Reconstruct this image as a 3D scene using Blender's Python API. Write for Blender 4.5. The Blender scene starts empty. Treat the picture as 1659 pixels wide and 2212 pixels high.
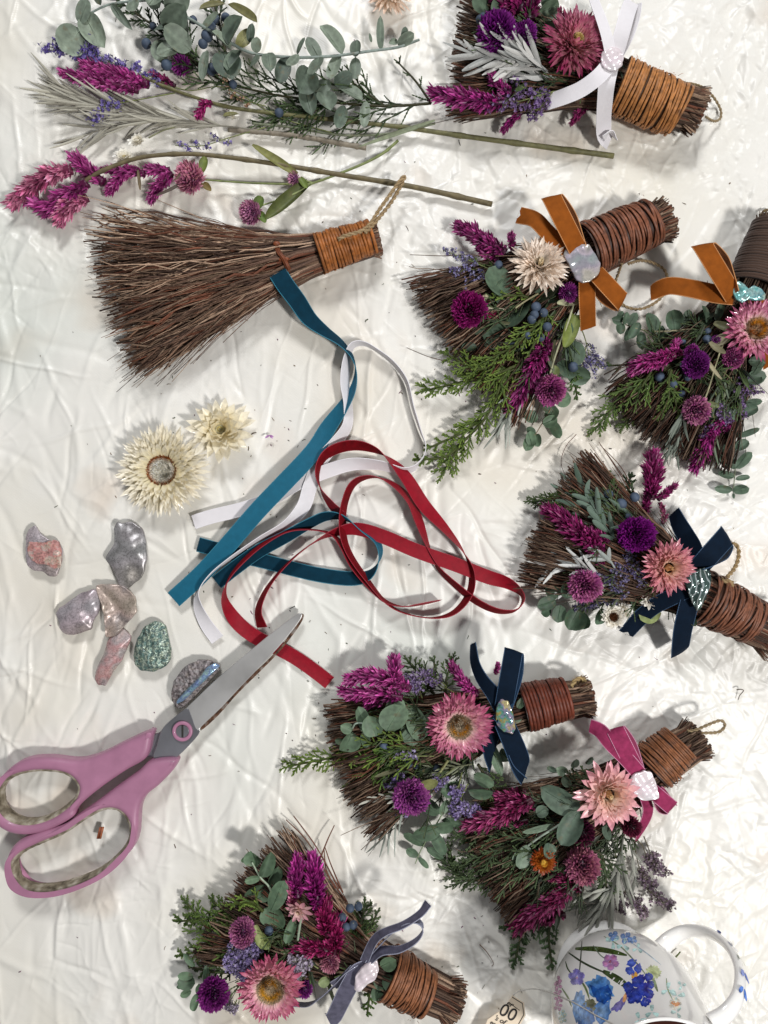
import bpy, math
import numpy as np
from mathutils import Vector

# ---------------------------------------------------------------- camera, light, exposure
S = 0.0003            # metres per layout unit (one unit = one pixel of the 1659 x 2212 layout)
H = 1600.0            # camera height above the table, layout units
scn = bpy.context.scene
COL = scn.collection
cam_d = bpy.data.cameras.new('camera')
cam_d.sensor_fit = 'VERTICAL'; cam_d.sensor_height = 36.0
cam_d.lens = 18.0 * H / 1106.0
cam_d.clip_start = 0.01; cam_d.clip_end = 50
cam = bpy.data.objects.new('camera', cam_d); COL.objects.link(cam)
cam.location = (0, 0, H * S)
scn.camera = cam
w = bpy.data.worlds.new('World'); scn.world = w; w.use_nodes = True
w.node_tree.nodes['Background'].inputs[0].default_value = (0.93, 0.96, 1.0, 1)
w.node_tree.nodes['Background'].inputs[1].default_value = 0.175

def area(name, loc, target, size, power, color, size_y=None):
    l = bpy.data.lights.new(name, 'AREA'); l.energy = power; l.color = color
    l.shape = 'RECTANGLE'; l.size = size; l.size_y = size_y or size
    o = bpy.data.objects.new(name, l); COL.objects.link(o); o.location = loc
    o.rotation_euler = (Vector(target) - Vector(loc)).to_track_quat('-Z', 'Y').to_euler()
    return o
area('ceiling_lamp', (0.78, -0.52, 1.30), (0, 0, 0), 0.14, 17.5, (1.0, 0.985, 0.975), 0.17)
area('window_light', (-0.05, 1.30, 1.20), (0, 0, 0), 0.36, 17, (0.97, 0.98, 1.0), 0.30)
scn.view_settings.view_transform = 'Standard'
scn.view_settings.look = 'None'
scn.view_settings.gamma = 1.0
scn.view_settings.use_curve_mapping = False
scn.view_settings.exposure = 0.04
scn.render.engine = 'CYCLES'

# ---------------------------------------------------------------- layout frames
K0 = 1659.0 / 2443.0
FR = {}
def frame(n, x0, y0, x1, w=1659.0):
    FR[n] = ((x1 - x0) / w * K0, x0 * K0, y0 * K0)
frame('F1', 0, 0, 1400); frame('F2', 1300, 0, 2443); frame('F3', 200, 500, 1300)
frame('F4', 1250, 550, 2100); frame('F5', 1850, 600, 2443, 1286); frame('F6', 1600, 1350, 2443)
frame('G1', 300, 1200, 1750); frame('G2', 0, 1600, 1000); frame('G3', 0, 1900, 1050)
frame('G4', 900, 2000, 1950); frame('G5', 1350, 2200, 2443); frame('G6', 500, 2550, 1500)
frame('G7', 1500, 2850, 2443); FR['P'] = (1.0, 0.0, 0.0)
CUR = [1.0, 0.0, 0.0]
def use(n): CUR[:] = FR[n]
def sc(v): return v * CUR[0]
def K(x, y, z=0.0):
    """layout point lying at height z (units) -> world position in units"""
    px = CUR[1] + x * CUR[0]; py = CUR[2] + y * CUR[0]
    f = (H - z) / H
    return np.array([(px - 829.5) * f, (1106 - py) * f, z])
def KK(pts): return np.array([K(*p[:3]) for p in pts], float)

# ---------------------------------------------------------------- colour and materials
def hx(h):
    h = h.lstrip('#'); c = np.array([int(h[i:i+2], 16) for i in (0, 2, 4)]) / 255.0
    return np.where(c <= 0.04045, c / 12.92, ((c + 0.055) / 1.055) ** 2.4)
def c4(h): return tuple(hx(h)) + (1.0,) if isinstance(h, str) else tuple(h)[:3] + (1.0,)
MATS = {}
class NT:
    def __init__(s, name):
        s.m = bpy.data.materials.new(name); s.m.use_nodes = True; s.t = s.m.node_tree
        s.b = s.t.nodes['Principled BSDF']; s.out = s.t.nodes['Material Output']
        MATS[name] = s.m
    def n(s, typ, **kw):
        o = s.t.nodes.new('ShaderNode' + typ)
        for k, v in kw.items():
            if k.startswith('i_'): o.inputs[k[2:].replace('_', ' ')].default_value = v
            else: setattr(o, k, v)
        return o
    def l(s, a, ao, b, bi): s.t.links.new(a.outputs[ao], b.inputs[bi])
    def noise(s, scale, detail=3, coord='Object', stretch=None):
        tc = s.n('TexCoord'); src, out = tc, coord
        if stretch:
            mp = s.n('Mapping'); mp.inputs['Scale'].default_value = stretch
            s.l(tc, coord, mp, 'Vector'); src, out = mp, 'Vector'
        no = s.n('TexNoise'); no.inputs['Scale'].default_value = scale; no.inputs['Detail'].default_value = detail
        s.l(src, out, no, 'Vector'); return no
    def bump(s, node, out, strength, dist, target='Normal'):
        b = s.n('Bump'); b.inputs['Strength'].default_value = strength; b.inputs['Distance'].default_value = dist
        s.l(node, out, b, 'Height'); s.l(b, 'Normal', s.b, target); return b
    def ramp(s, node, out, stops, target=None):
        r = s.n('ValToRGB'); e = r.color_ramp.elements
        e[0].position, e[0].color = stops[0][0], c4(stops[0][1])
        e[1].position, e[1].color = stops[-1][0], c4(stops[-1][1])
        for p, c in stops[1:-1]:
            x = e.new(p); x.color = c4(c)
        s.l(node, out, r, 'Fac')
        if target: s.l(r, 'Color', s.b, target)
        return r

def attr_mat(name, rough=0.6, var=0.25, nscale=900, sheen=0.0, transl=0.0, spec=0.4, bump=0.3, bdist=0.0002, coat=0.0, stretch=None, spots=None):
    """pigment comes from the Col attribute, mottled by noise"""
    a = NT(name)
    at = a.n('Attribute', attribute_name='Col')
    no = a.noise(nscale, 4, stretch=stretch)
    mr = a.n('MapRange'); mr.inputs['To Min'].default_value = 1 - var; mr.inputs['To Max'].default_value = 1 + var
    mr.inputs['From Min'].default_value = 0.3; mr.inputs['From Max'].default_value = 0.7
    a.l(no, 'Fac', mr, 'Value')
    vm = a.n('VectorMath', operation='SCALE'); a.l(at, 'Color', vm, 0); a.l(mr, 'Result', vm, 'Scale')
    a.l(vm, 'Vector', a.b, 'Base Color')
    if spots:
        n5 = a.noise(spots[0], 5); rp = a.ramp(n5, 'Fac', [(.60, '#000000'), (.70, '#ffffff')]); mxs = a.n('MixRGB'); mxs.inputs[2].default_value = c4(spots[1])
        mm = a.n('Math', operation='MULTIPLY'); mm.inputs[1].default_value = spots[2]
        a.l(rp, 'Color', mm, 0); a.l(mm, 'Value', mxs, 0); a.l(vm, 'Vector', mxs, 1); a.l(mxs, 'Color', a.b, 'Base Color')
    a.b.inputs['Roughness'].default_value = rough
    a.b.inputs['Specular IOR Level'].default_value = spec
    a.b.inputs['Sheen Weight'].default_value = sheen
    a.b.inputs['Coat Weight'].default_value = coat
    if bump: a.bump(no, 'Fac', bump, bdist)
    if transl:
        tr = a.n('BsdfTranslucent'); mx = a.n('MixShader'); mx.inputs[0].default_value = transl
        a.l(vm, 'Vector', tr, 'Color'); a.l(a.b, 'BSDF', mx, 1); a.l(tr, 'BSDF', mx, 2); a.l(mx, 'Shader', a.out, 'Surface')
    return a.m

M_petal = attr_mat('dried_petal', 0.42, 0.16, 700, transl=0.22, spec=0.5, bump=0.25)
M_straw = attr_mat('papery_petal', 0.33, 0.10, 500, transl=0.25, spec=0.55, bump=0.25, coat=0.1)
M_leaf = attr_mat('leaf', 0.55, 0.26, 300, transl=0.08, spec=0.4, bump=0.4, bdist=0.0004, spots=(230, '#6a5a3c', .45))
M_needle = attr_mat('scale_leaf', 0.6, 0.3, 1800, spec=0.3, bump=0.5)
M_twig = attr_mat('twig_bark', 0.72, 0.35, 1500, spec=0.25, bump=0.6, bdist=0.0003)
M_cane = attr_mat('cane', 0.5, 0.34, 380, spec=0.4, bump=0.5, bdist=0.0004, spots=(150, '#3a2014', .6))
M_berry = attr_mat('berry_skin', 0.62, 0.35, 500, spec=0.4, bump=0.3)
M_twine = attr_mat('twine', 0.9, 0.35, 2500, spec=0.1, bump=0.8, bdist=0.0003)
M_silver = attr_mat('silver_leaf', 0.85, 0.15, 1500, sheen=0.4, spec=0.15, bump=0.4)
M_center = attr_mat('flower_center', 0.8, 0.3, 2500, spec=0.2, bump=1.0, bdist=0.0005)
M_debris = attr_mat('crumb', 0.8, 0.3, 1500, spec=0.2)

def ribbon_mats(name, velvet, satin, edge, sheencol=None, sheen=0.7, var=1.0):
    a = NT(name + '_velvet')
    no = a.noise(260, 4); no2 = a.noise(6000, 2)
    v = hx(velvet)
    a.ramp(no, 'Fac', [(0.3, v * (1 - .28 * var)), (0.7, v * (1 + .25 * var))], 'Base Color')
    a.b.inputs['Roughness'].default_value = 0.85; a.b.inputs['Specular IOR Level'].default_value = 0.15
    a.b.inputs['Sheen Weight'].default_value = sheen; a.b.inputs['Sheen Roughness'].default_value = 0.35
    a.b.inputs['Sheen Tint'].default_value = c4(sheencol or satin)
    a.bump(no2, 'Fac', 0.5, 0.0002)
    b = NT(name + '_satin')
    wv = b.n('TexWave'); tc = b.n('TexCoord'); b.l(tc, 'UV', wv, 'Vector')
    wv.inputs['Scale'].default_value = 18; wv.inputs['Distortion'].default_value = 0.6
    no = b.noise(300, 3); s_ = hx(satin)
    b.ramp(no, 'Fac', [(0.3, s_ * (1 - .15 * var)), (0.7, s_ * (1 + .1 * var))], 'Base Color')
    b.b.inputs['Roughness'].default_value = 0.58; b.b.inputs['Specular IOR Level'].default_value = 0.22
    b.b.inputs['Sheen Weight'].default_value = 0.0
    b.bump(wv, 'Fac', 0.25, 0.0001)
    c = NT(name + '_stitching'); c.b.inputs['Base Color'].default_value = c4(edge); c.b.inputs['Roughness'].default_value = 0.6
    return [a.m, b.m, c.m]
R_teal = ribbon_mats('teal', '#052f40', '#175f78', '#2a788e', sheen=.3, var=.6)
R_red = ribbon_mats('red', '#6e0410', '#8c0a1f', '#96182c', sheen=.12)
R_white = ribbon_mats('white', '#dedbdd', '#e2dee0', '#ecE9ec', '#ffffff', 0.3, var=.15)
R_amber = ribbon_mats('amber', '#8a4a14', '#a5683c', '#c68c58', '#d0904c', .4, var=.5)
R_navy = ribbon_mats('navy', '#051627', '#24405f', '#2c4a68', '#2c4a70', .4, var=.6)
R_rose = ribbon_mats('rose', '#8e2f54', '#a8486c', '#c585a0', '#c87092', .45)
R_grey = ribbon_mats('grey', '#5d5b6c', '#8a8da0', '#9a9cae', '#a5a5b8')

# ---------------------------------------------------------------- mesh builder (numpy batches)
def nrm(v):
    v = np.asarray(v, float); return v / np.maximum(np.linalg.norm(v, axis=-1, keepdims=True), 1e-9)
rng = np.random.default_rng(7)
class MB:
    def __init__(s): s.V = []; s.F = []; s.C = []; s.I = []; s.U = []; s.n = 0
    def add(s, V, F, C=(1, 1, 1), mi=0, uv=None):
        V = np.asarray(V, float).reshape(-1, 3); F = np.asarray(F, int)
        C = np.asarray(C, float)
        C = np.broadcast_to(C.reshape(-1, 3) if C.ndim > 1 else C, V.shape)
        s.V.append(V); s.F.append(F + s.n); s.C.append(C); s.I.append(np.full(len(F), mi)); s.n += len(V)
        s.U.append(np.zeros((len(V), 2)) if uv is None else np.asarray(uv, float).reshape(-1, 2))
    def build(s, name, mats, parent=None, smooth=True, origin=None):
        V = np.concatenate(s.V); C = np.concatenate(s.C); U = np.concatenate(s.U)
        lo, hi = V.min(0), V.max(0)
        if origin is None: origin = np.array([(lo[0]+hi[0])/2, (lo[1]+hi[1])/2, lo[2]])
        origin = np.asarray(origin, float)
        me = bpy.data.meshes.new(name)
        loops = np.concatenate([f.ravel() for f in s.F]); tot = np.concatenate([np.full(len(f), f.shape[1]) for f in s.F])
        st = np.concatenate([[0], np.cumsum(tot)[:-1]])
        me.vertices.add(len(V)); me.vertices.foreach_set('co', ((V - origin) * S).astype(np.float32).ravel())
        me.loops.add(len(loops)); me.loops.foreach_set('vertex_index', loops.astype(np.int32))
        me.polygons.add(len(tot)); me.polygons.foreach_set('loop_start', st.astype(np.int32))
        me.polygons.foreach_set('loop_total', tot.astype(np.int32))
        me.polygons.foreach_set('material_index', np.concatenate(s.I).astype(np.int32))
        me.polygons.foreach_set('use_smooth', np.full(len(tot), bool(smooth)))
        uvl = me.uv_layers.new(name='UVMap'); uvl.data.foreach_set('uv', U[loops].astype(np.float32).ravel())
        at = me.color_attributes.new('Col', 'FLOAT_COLOR', 'POINT')
        at.data.foreach_set('color', np.concatenate([np.clip(C, 0, 1), np.ones((len(C), 1))], 1).astype(np.float32).ravel())
        me.update(calc_edges=True); me.validate()
        for m in (mats if isinstance(mats, (list, tuple)) else [mats]): me.materials.append(m)
        o = bpy.data.objects.new(name, me); COL.objects.link(o)
        place(o, origin * S, parent)
        return o
WL = {}
def place(o, wloc, parent):
    wloc = np.asarray(wloc, float); WL[o.name] = wloc
    if parent is not None:
        o.parent = parent; o.location = tuple(wloc - WL[parent.name])
    else: o.location = tuple(wloc)
def thing(name, label, cat, base, group=None):
    o = bpy.data.objects.new(name, None); COL.objects.link(o); o.empty_display_size = 0.01
    place(o, np.asarray(base, float) * S, None)
    return tag(o, label, cat, group)
def tag(o, label=None, cat=None, group=None, kind=None):
    if label: o['label'] = label
    if cat: o['category'] = cat
    if group: o['group'] = group
    if kind: o['kind'] = kind
    return o

def grid_faces(N, a, b, wrap=False):
    """N sheets of a x b verts"""
    i = np.arange(a - 1)[:, None]; j = np.arange(b if wrap else b - 1)[None, :]
    j2 = (j + 1) % b
    q = np.stack([i*b + j + 0*i, i*b + j2, (i+1)*b + j2, (i+1)*b + j], -1).reshape(-1, 4)
    return (q[None] + (np.arange(N) * a * b)[:, None, None]).reshape(-1, 4)

def tubes(mb, paths, radii, m=6, col=(1, 1, 1), ref=None, flat=1.0, mi=0, caps=True):
    """paths (N,K,3) radii (N,K) or (K,) ; col (3,), (N,3) or (N,K,3); flat squeezes the section along v"""
    P = np.asarray(paths, float)
    if P.ndim == 2: P = P[None]
    N, Kk, _ = P.shape
    R = np.broadcast_to(np.asarray(radii, float), (N, Kk)).copy()
    C = np.asarray(col, float)
    if C.ndim == 1: C = np.broadcast_to(C, (N, Kk, 3))
    elif C.ndim == 2: C = np.broadcast_to(C[:, None] if C.shape[0] == N else C[None], (N, Kk, 3))
    T = np.gradient(P, axis=1) if Kk > 2 else np.repeat(P[:, 1:] - P[:, :1], 2, 1)
    T = nrm(T)
    if caps:
        P = np.concatenate([P[:, :1], P, P[:, -1:]], 1); T = np.concatenate([T[:, :1], T, T[:, -1:]], 1)
        R = np.concatenate([R[:, :1]*0, R, R[:, -1:]*0], 1); C = np.concatenate([C[:, :1], C, C[:, -1:]], 1); Kk += 2
    if ref is None:
        rf = np.where(np.abs(T[..., 2:3]) > 0.85, np.array([1.0, 0, 0]), np.array([0, 0, 1.0]))
    else: rf = np.broadcast_to(np.asarray(ref, float), T.shape)
    u = nrm(np.cross(T, rf)); v = np.cross(T, u)
    a = np.arange(m) * 2 * math.pi / m
    V = P[:, :, None] + R[:, :, None, None] * (np.cos(a)[:, None] * u[:, :, None] + flat * np.sin(a)[:, None] * v[:, :, None])
    mb.add(V, grid_faces(N, Kk, m, True), np.repeat(C[:, :, None], m, 2).reshape(-1, 3), mi)

def prof_petal(t): return np.clip(np.sin(np.pi * np.clip(t, 0, 1) ** 0.75) ** 0.6 + 0.18 * (1 - t), 0.02, None)
def prof_straw(t): return np.clip((1 - t ** 4) ** 0.7 * (0.50 + 0.50 * np.sin(np.pi * np.minimum(t, .7) / 1.4)), 0.03, None)
def prof_needle(t): return np.clip((1 - t) ** 0.6 * (0.4 + 1.6 * np.minimum(t * 2.5, 0.5)), 0.03, None)
def prof_round(t): return np.clip(np.sqrt(np.clip(1 - (2 * t - 1) ** 2, 0, 1)), 0.03, None)
def prof_narrow(t): return np.clip(np.sin(np.pi * (0.08 + 0.90 * t)) ** 0.5, 0.05, None)
def blades(mb, base, d, n, L, W, c0, c1, prof=prof_petal, bend=0.0, cup=0.0, nt=5, ns=3, jit=0.12, cpow=1.0, mi=0, wavy=0.0):
    base = np.asarray(base, float).reshape(-1, 3); N = len(base)
    d = nrm(np.broadcast_to(d, (N, 3))); n = np.broadcast_to(n, (N, 3))
    sd = nrm(np.cross(d, n)); n = np.cross(sd, d)
    g = lambda x: np.broadcast_to(np.asarray(x, float), (N,))
    L, W, bend, cup = g(L), g(W), g(bend), g(cup)
    t = np.linspace(0, 1, nt); s_ = np.linspace(-1, 1, ns); pw = prof(t)
    along = t[None, :, None, None] * (L[:, None, None, None] * d[:, None, None, :]) \
        + (t ** 2)[None, :, None, None] * ((bend * L)[:, None, None, None] * n[:, None, None, :])
    across = (s_[None, None, :, None] * pw[None, :, None, None] * (W / 2)[:, None, None, None]) * sd[:, None, None, :]
    hh = (s_ ** 2)[None, None, :] * (pw[None, :] * 1.0)[:, :, None] * (cup * W)[:, None, None]
    if wavy:
        ph = rng.uniform(0, 6.28, N)[:, None, None]
        hh = hh + wavy * W[:, None, None] * np.sin(t[None, :, None] * 6 + ph) * s_[None, None, :]
    V = base[:, None, None, :] + along + across + hh[..., None] * n[:, None, None, :]
    c0 = np.broadcast_to(np.asarray(c0, float), (N, 3)); c1 = np.broadcast_to(np.asarray(c1, float), (N, 3))
    tt = (t ** cpow)[None, :, None]
    Cc = c0[:, None] * (1 - tt) + c1[:, None] * tt
    Cc = Cc * rng.uniform(1 - jit, 1 + jit, (N, 1, 1))
    CC = np.repeat(Cc[:, :, None], ns, 2)
    if ns >= 7:            # pale midrib and thin pale margin
        CC = CC * (1 + np.array([.28, 0, 0, .30, 0, 0, .28]))[None, None, :, None]
    mb.add(V, grid_faces(N, nt, ns), CC.reshape(-1, 3), mi)

def ball(mb, c, r, col, squash=(1, 1, 1), nu=14, nv=9, noise=0.0, mi=0):
    th = np.linspace(0, math.pi, nv); ph = np.arange(nu) * 2 * math.pi / nu
    D = np.stack([np.sin(th)[:, None] * np.cos(ph), np.sin(th)[:, None] * np.sin(ph), np.cos(th)[:, None] + 0 * ph], -1)
    if noise: D = D * (1 + rng.uniform(-noise, noise, D.shape[:2]))[..., None]
    mb.add(np.asarray(c) + D * r * np.asarray(squash), grid_faces(1, nv, nu, True), col, mi)

def crom(P, n=8, closed=False):
    P = np.asarray(P, float)
    if closed: Q = np.concatenate([P[-1:], P, P[:2]])
    else: Q = np.concatenate([2*P[:1]-P[1:2], P, 2*P[-1:]-P[-2:-1]])
    out = []
    for i in range(len(Q) - 3):
        p0, p1, p2, p3 = Q[i:i+4]; t = np.linspace(0, 1, n, endpoint=False)[:, None]
        out.append(0.5*((2*p1)+(-p0+p2)*t+(2*p0-5*p1+4*p2-p3)*t**2+(-p0+3*p1-3*p2+p3)*t**3))
    if not closed: out.append(P[-1:])
    return np.concatenate(out)
def resample(P, n):
    P = np.asarray(P, float); d = np.concatenate([[0], np.cumsum(np.linalg.norm(np.diff(P[:, :3], axis=0), axis=1))])
    t = np.linspace(0, d[-1], n)
    return np.stack([np.interp(t, d, P[:, k]) for k in range(P.shape[1])], 1)

# ---------------------------------------------------------------- ribbons
def ribbon(mb, pts, width, mode='abs', side0=None, w_end=None, n=8, thick=1.1, notch=0.0):
    """pts rows (x,y,z[,roll degrees[,width factor]]) in the current frame; z in units. Faces: 0 velvet, 1 satin, 2 stitching"""
    rows = []
    for p in pts:
        k = K(p[0], p[1], p[2]); rows.append([*k, p[3] if len(p) > 3 else 0.0, p[4] if len(p) > 4 else 1.0])
    Q = crom(np.array(rows), n)
    leng = np.sum(np.linalg.norm(np.diff(Q[:, :3], axis=0), axis=1))
    Q = resample(Q, max(12, int(leng / 7)))
    P = Q[:, :3]; roll = np.radians(Q[:, 3]); wf = Q[:, 4]
    T = nrm(np.gradient(P, axis=0))
    if mode == 'abs':
        sd = nrm(np.cross(T, [0, 0, 1.0]))
    else:
        sd = np.zeros_like(P)
        s0 = np.cross(T[0], [0, 0, 1.0]) if side0 is None else np.asarray(side0, float)
        for i in range(len(P)):
            s0 = s0 - T[i] * np.dot(s0, T[i]); s0 = s0 / max(np.linalg.norm(s0), 1e-6); sd[i] = s0
    nn = np.cross(sd, T)
    sdr = np.cos(roll)[:, None] * sd + np.sin(roll)[:, None] * nn
    nr = np.cross(sdr, T)
    hw = (width / 2 * wf)[:, None]
    s_ = np.array([-1, -0.5, 0, 0.5, 1.0])
    sag = (1 - s_ ** 2) * 0.04 * width
    top = P[:, None] + s_[None, :, None] * (hw[:, None] * sdr[:, None]) + (thick / 2 + sag)[None, :, None] * nr[:, None]
    bot = top - thick * nr[:, None]
    if notch:
        top[-1, 2] -= T[-1] * notch; bot[-1, 2] -= T[-1] * notch
    Kk = len(P); d = np.concatenate([[0], np.cumsum(np.linalg.norm(np.diff(P, axis=0), axis=1))])
    uv = np.stack([np.repeat(d[:, None] / 30, 5, 1), np.repeat(s_[None] * 0.5, Kk, 0)], -1)
    mb.add(top, grid_faces(1, Kk, 5), (1, 1, 1), 0, uv)
    mb.add(bot, grid_faces(1, Kk, 5)[:, ::-1], (1, 1, 1), 1, uv)
    # close rim with stitched edge: fine bumpy cord
    nb = max(8, int(leng / 2.2))
    for sg in (0, -1):
        e = resample((top[:, sg] + bot[:, sg]) / 2, nb)
        r = 0.75 + 0.45 * (np.arange(nb) % 2)
        tubes(mb, e[None], r[None], 5, (1, 1, 1), mi=2)
    for e in (0, -1):
        dv = T[e] * (-1 if e == 0 else 1); m_ = 9; sgn = np.linspace(-1, 1, m_)[:, None] * .92
        f0 = P[e] + sgn * hw[e] * sdr[e]; ln = rng.uniform(.8, 4.2, (m_, 1)); f1 = f0 + dv * ln + rng.normal(0, .5, (m_, 3))
        tubes(mb, np.stack([f0, (f0 + f1) / 2 + rng.normal(0, .25, (m_, 3)), f1], 1), np.array([.35, .3, .2])[None], 3, (1, 1, 1), mi=2)
        q = np.concatenate([top[e], bot[e][::-1]]); mb.add(q, [[0, 1, 8, 9], [1, 2, 7, 8], [2, 3, 6, 7], [3, 4, 5, 6]], (1, 1, 1), 1)

def loop_pts(kx, ky, tx, ty, z, rise=26, spread=10, rl=0, back=0.9):
    """a bow loop: out from the knot, folded over at the tip and back underneath"""
    dx, dy = tx - kx, ty - ky; L = math.hypot(dx, dy); ux, uy = dx / L, dy / L; px, py = -uy, ux
    sp = spread / CUR[0]
    return [(kx, ky, z), (kx + dx*.35, ky + dy*.35, z + rise), (kx + dx*.75, ky + dy*.75, z + rise*1.05),
            (kx + dx*.97, ky + dy*.97, z + rise*.75), (tx, ty, z + rise*.3), (kx + dx*.94 + px*sp*.5, ky + dy*.94 + py*sp*.5, z - 6 + rise*.1),
            (kx + dx*.6 + px*sp, ky + dy*.6 + py*sp, z - 8), (kx + dx*.25 + px*sp*.5, ky + dy*.25 + py*sp*.5, z - 4), (kx, ky, z - 3)]
# ---------------------------------------------------------------- plant and broom builders
def rdir(n):
    v = rng.normal(size=(n, 3)); return nrm(v)
def basis(n):
    n = nrm(n); a = np.array([1.0, 0, 0]) if abs(n[0]) < 0.8 else np.array([0, 1.0, 0])
    u = nrm(np.cross(n, a)); return u, np.cross(n, u), n

PINK = dict(tip='#a01c56', mid='#d2648c', inner='#efc3bf', eye='#a87c3a', eye2='#c9b28a', rc=0.26)
def strawflower(x, y, R, z, parent, pal, tilt=(0, 0), rings=7, per=26, wid=0.17, eye=True, eyeh=0.10, open_=1.0, name='strawflower', label=None, top=False):
    c = K(x, y, z); R = sc(R); n = nrm([tilt[0], tilt[1], 1.0]); u, v, n = basis(n)
    rc = pal.get('rc', 0.26) * (1.16 if eye and pal.get('rc', .26) > .24 else 1.0); wid = wid * .92
    if eye and rc > .25: open_ = open_ * .72
    mb = MB(); tip, mid, inner = hx(pal['tip']), hx(pal['mid']), hx(pal['inner'])
    for k in range(rings):
        f = k / max(1, rings - 1)                       # 0 outer .. 1 inner
        cnt = int(per * 1.25 * (1 - 0.25 * f))
        a = (np.arange(cnt) + rng.uniform(0, 1)) * 2 * math.pi / cnt + rng.normal(0, 0.07, cnt)
        el = (0.02 + f * 0.95 * open_) + rng.normal(0, 0.09, cnt) + 0.05
        rad = np.cos(a)[:, None] * u + np.sin(a)[:, None] * v
        d = np.cos(el)[:, None] * rad + np.sin(el)[:, None] * n
        nn = -np.sin(el)[:, None] * rad + np.cos(el)[:, None] * n
        rb = R * rc * (1.0 - 0.04 * f)
        L = (R - rb) * (1.0 - 0.52 * f) * rng.uniform(0.86, 1.08, cnt)
        base = c + rad * rb * 0.86 + n * (f * R * 0.10 + rng.uniform(0, 1.0, (cnt, 1)))
        m = rng.uniform(0, 1, (cnt, 1)) * 0.6
        c1 = tip * (1 - f ** 1.5) + mid * f ** 1.5; c0 = mid * (1 - f) ** 1.5 + inner * (1 - (1 - f) ** 1.5)
        c0 = c0 * (1 - m) + inner * m
        c1 = c1 * (1 - m * .4) + mid * m * .4
        blades(mb, base, d, nn, L, R * wid * rng.uniform(.8, 1.2, cnt), c0, c1, prof_straw, bend=rng.normal(0.08, 0.09, cnt), cup=rng.uniform(0.10, 0.30, cnt), nt=6, ns=3, cpow=1.6)
    lift = 0.0
    o = mb.build(name, M_straw, parent, origin=None)
    if label: o['label'] = label
    e = MB(); er = R * rc
    if eye:
        k = 1500 if R > 45 else 600
        rr = er * 1.12 * np.sqrt(rng.uniform(0, 1, k)); aa = rng.uniform(0, 6.283, k)
        dome = (eyeh + .05) * R * (1 + 0.9 * np.clip((rr / er) ** 2 * (1 - (rr / er) ** 4), 0, 1))
        rad = np.cos(aa)[:, None] * u + np.sin(aa)[:, None] * v
        q = (rr / er)[:, None]; c_a, c_b = hx(pal['eye2']), hx(pal['eye'])
        ringf = np.exp(-((q - 0.52) / 0.19) ** 2)
        if pal.get('rim'): cc_dark = 1; ringf = np.clip((q - 0.62) * 4, 0, 1)
        cc = c_a * (1 - ringf) + c_b * ringf
        blades(e, c + rad * rr[:, None] + n * dome[:, None], nrm(n + rad * (0.5 * q)), rad, er * 0.26, er * 0.11, cc * 0.85, cc * 1.3, prof_needle, nt=3, ns=2, jit=0.45)
        ball(e, c + n * eyeh * R * 0.8, er * 0.98, (c_a * .9 if pal.get('rim') else c_a * .75), (1, 1, 0.30), 20, 9)
    else:
        cnt = 26; a = rng.uniform(0, 6.283, cnt); q = np.sqrt(rng.uniform(0, 1, cnt))[:, None]
        rad = np.cos(a)[:, None] * u + np.sin(a)[:, None] * v
        blades(e, c + rad * q * er * 0.7 + n * 0.05 * R, nrm(n * 1.2 - rad * 0.5 * q + 0.1 * rdir(cnt)), -rad, R * 0.34 * rng.uniform(.8, 1.1, cnt), R * 0.13, hx(pal['eye']), hx(pal['eye2']), prof_petal, nt=5, ns=3, cup=0.3, bend=0.15)
    e.build('flower_center', M_center if eye else M_straw, o)
    return o

def globe(x, y, R, z, parent, c0='#4a0a50', c1='#8a1f96', tipc=None, axis=(0.2, 0.2, 1), n=210, name='globe_amaranth', ln=0.42, squash=0.95, label=None):
    c = K(x, y, z); R = sc(R) * rng.uniform(.88, .97); ax = nrm(np.array(axis) + rng.normal(0, .14, 3)); squash = rng.uniform(.85, 1.0); mb = MB()
    i = np.arange(n) + 0.5; ph = np.arccos(1 - 1.86 * i / n); th = math.pi * (1 + 5 ** 0.5) * i
    u, v, ax = basis(ax)
    D = (np.sin(ph) * np.cos(th))[:, None] * u + (np.sin(ph) * np.sin(th))[:, None] * v + np.cos(ph)[:, None] * ax
    d = nrm(D + ax * 0.62 + 0.12 * rdir(n))
    core = R * 0.66
    tw = np.array([1.12, 1.0, .74]); a, b = hx(c0) * tw, hx(c1) * tw; t = hx(tipc) * tw if tipc else b * 1.25 + 0.03
    mixm = rng.uniform(0, 1, (n, 1))
    for rep, (wd, ll) in enumerate(((0.17, ln), (0.12, ln * 1.05))):
        dd = nrm(d + rep * 0.25 * rdir(n))
        blades(mb, c + D * core * 0.85 * (1 + .09 * np.sin(D[:, :1] * 3 + n) + .06 * rng.normal(size=(n, 1))), dd, nrm(np.cross(np.cross(dd, D), dd) + 1e-6), R * ll * rng.uniform(.85, 1.15, n) * 1.15, R * wd * 1.25, a * .8 * (1 - mixm * .3) + b * mixm * .3, b * (1 - mixm * .6) + t * mixm * .6, prof_petal, cup=0.3, bend=0.08, nt=4, ns=3, jit=0.25)
    ball(mb, c, core, a * 0.5, (1, 1, squash), 14, 9)
    o = mb.build(name, M_petal, parent)
    if label: o['label'] = label
    return o

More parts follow.
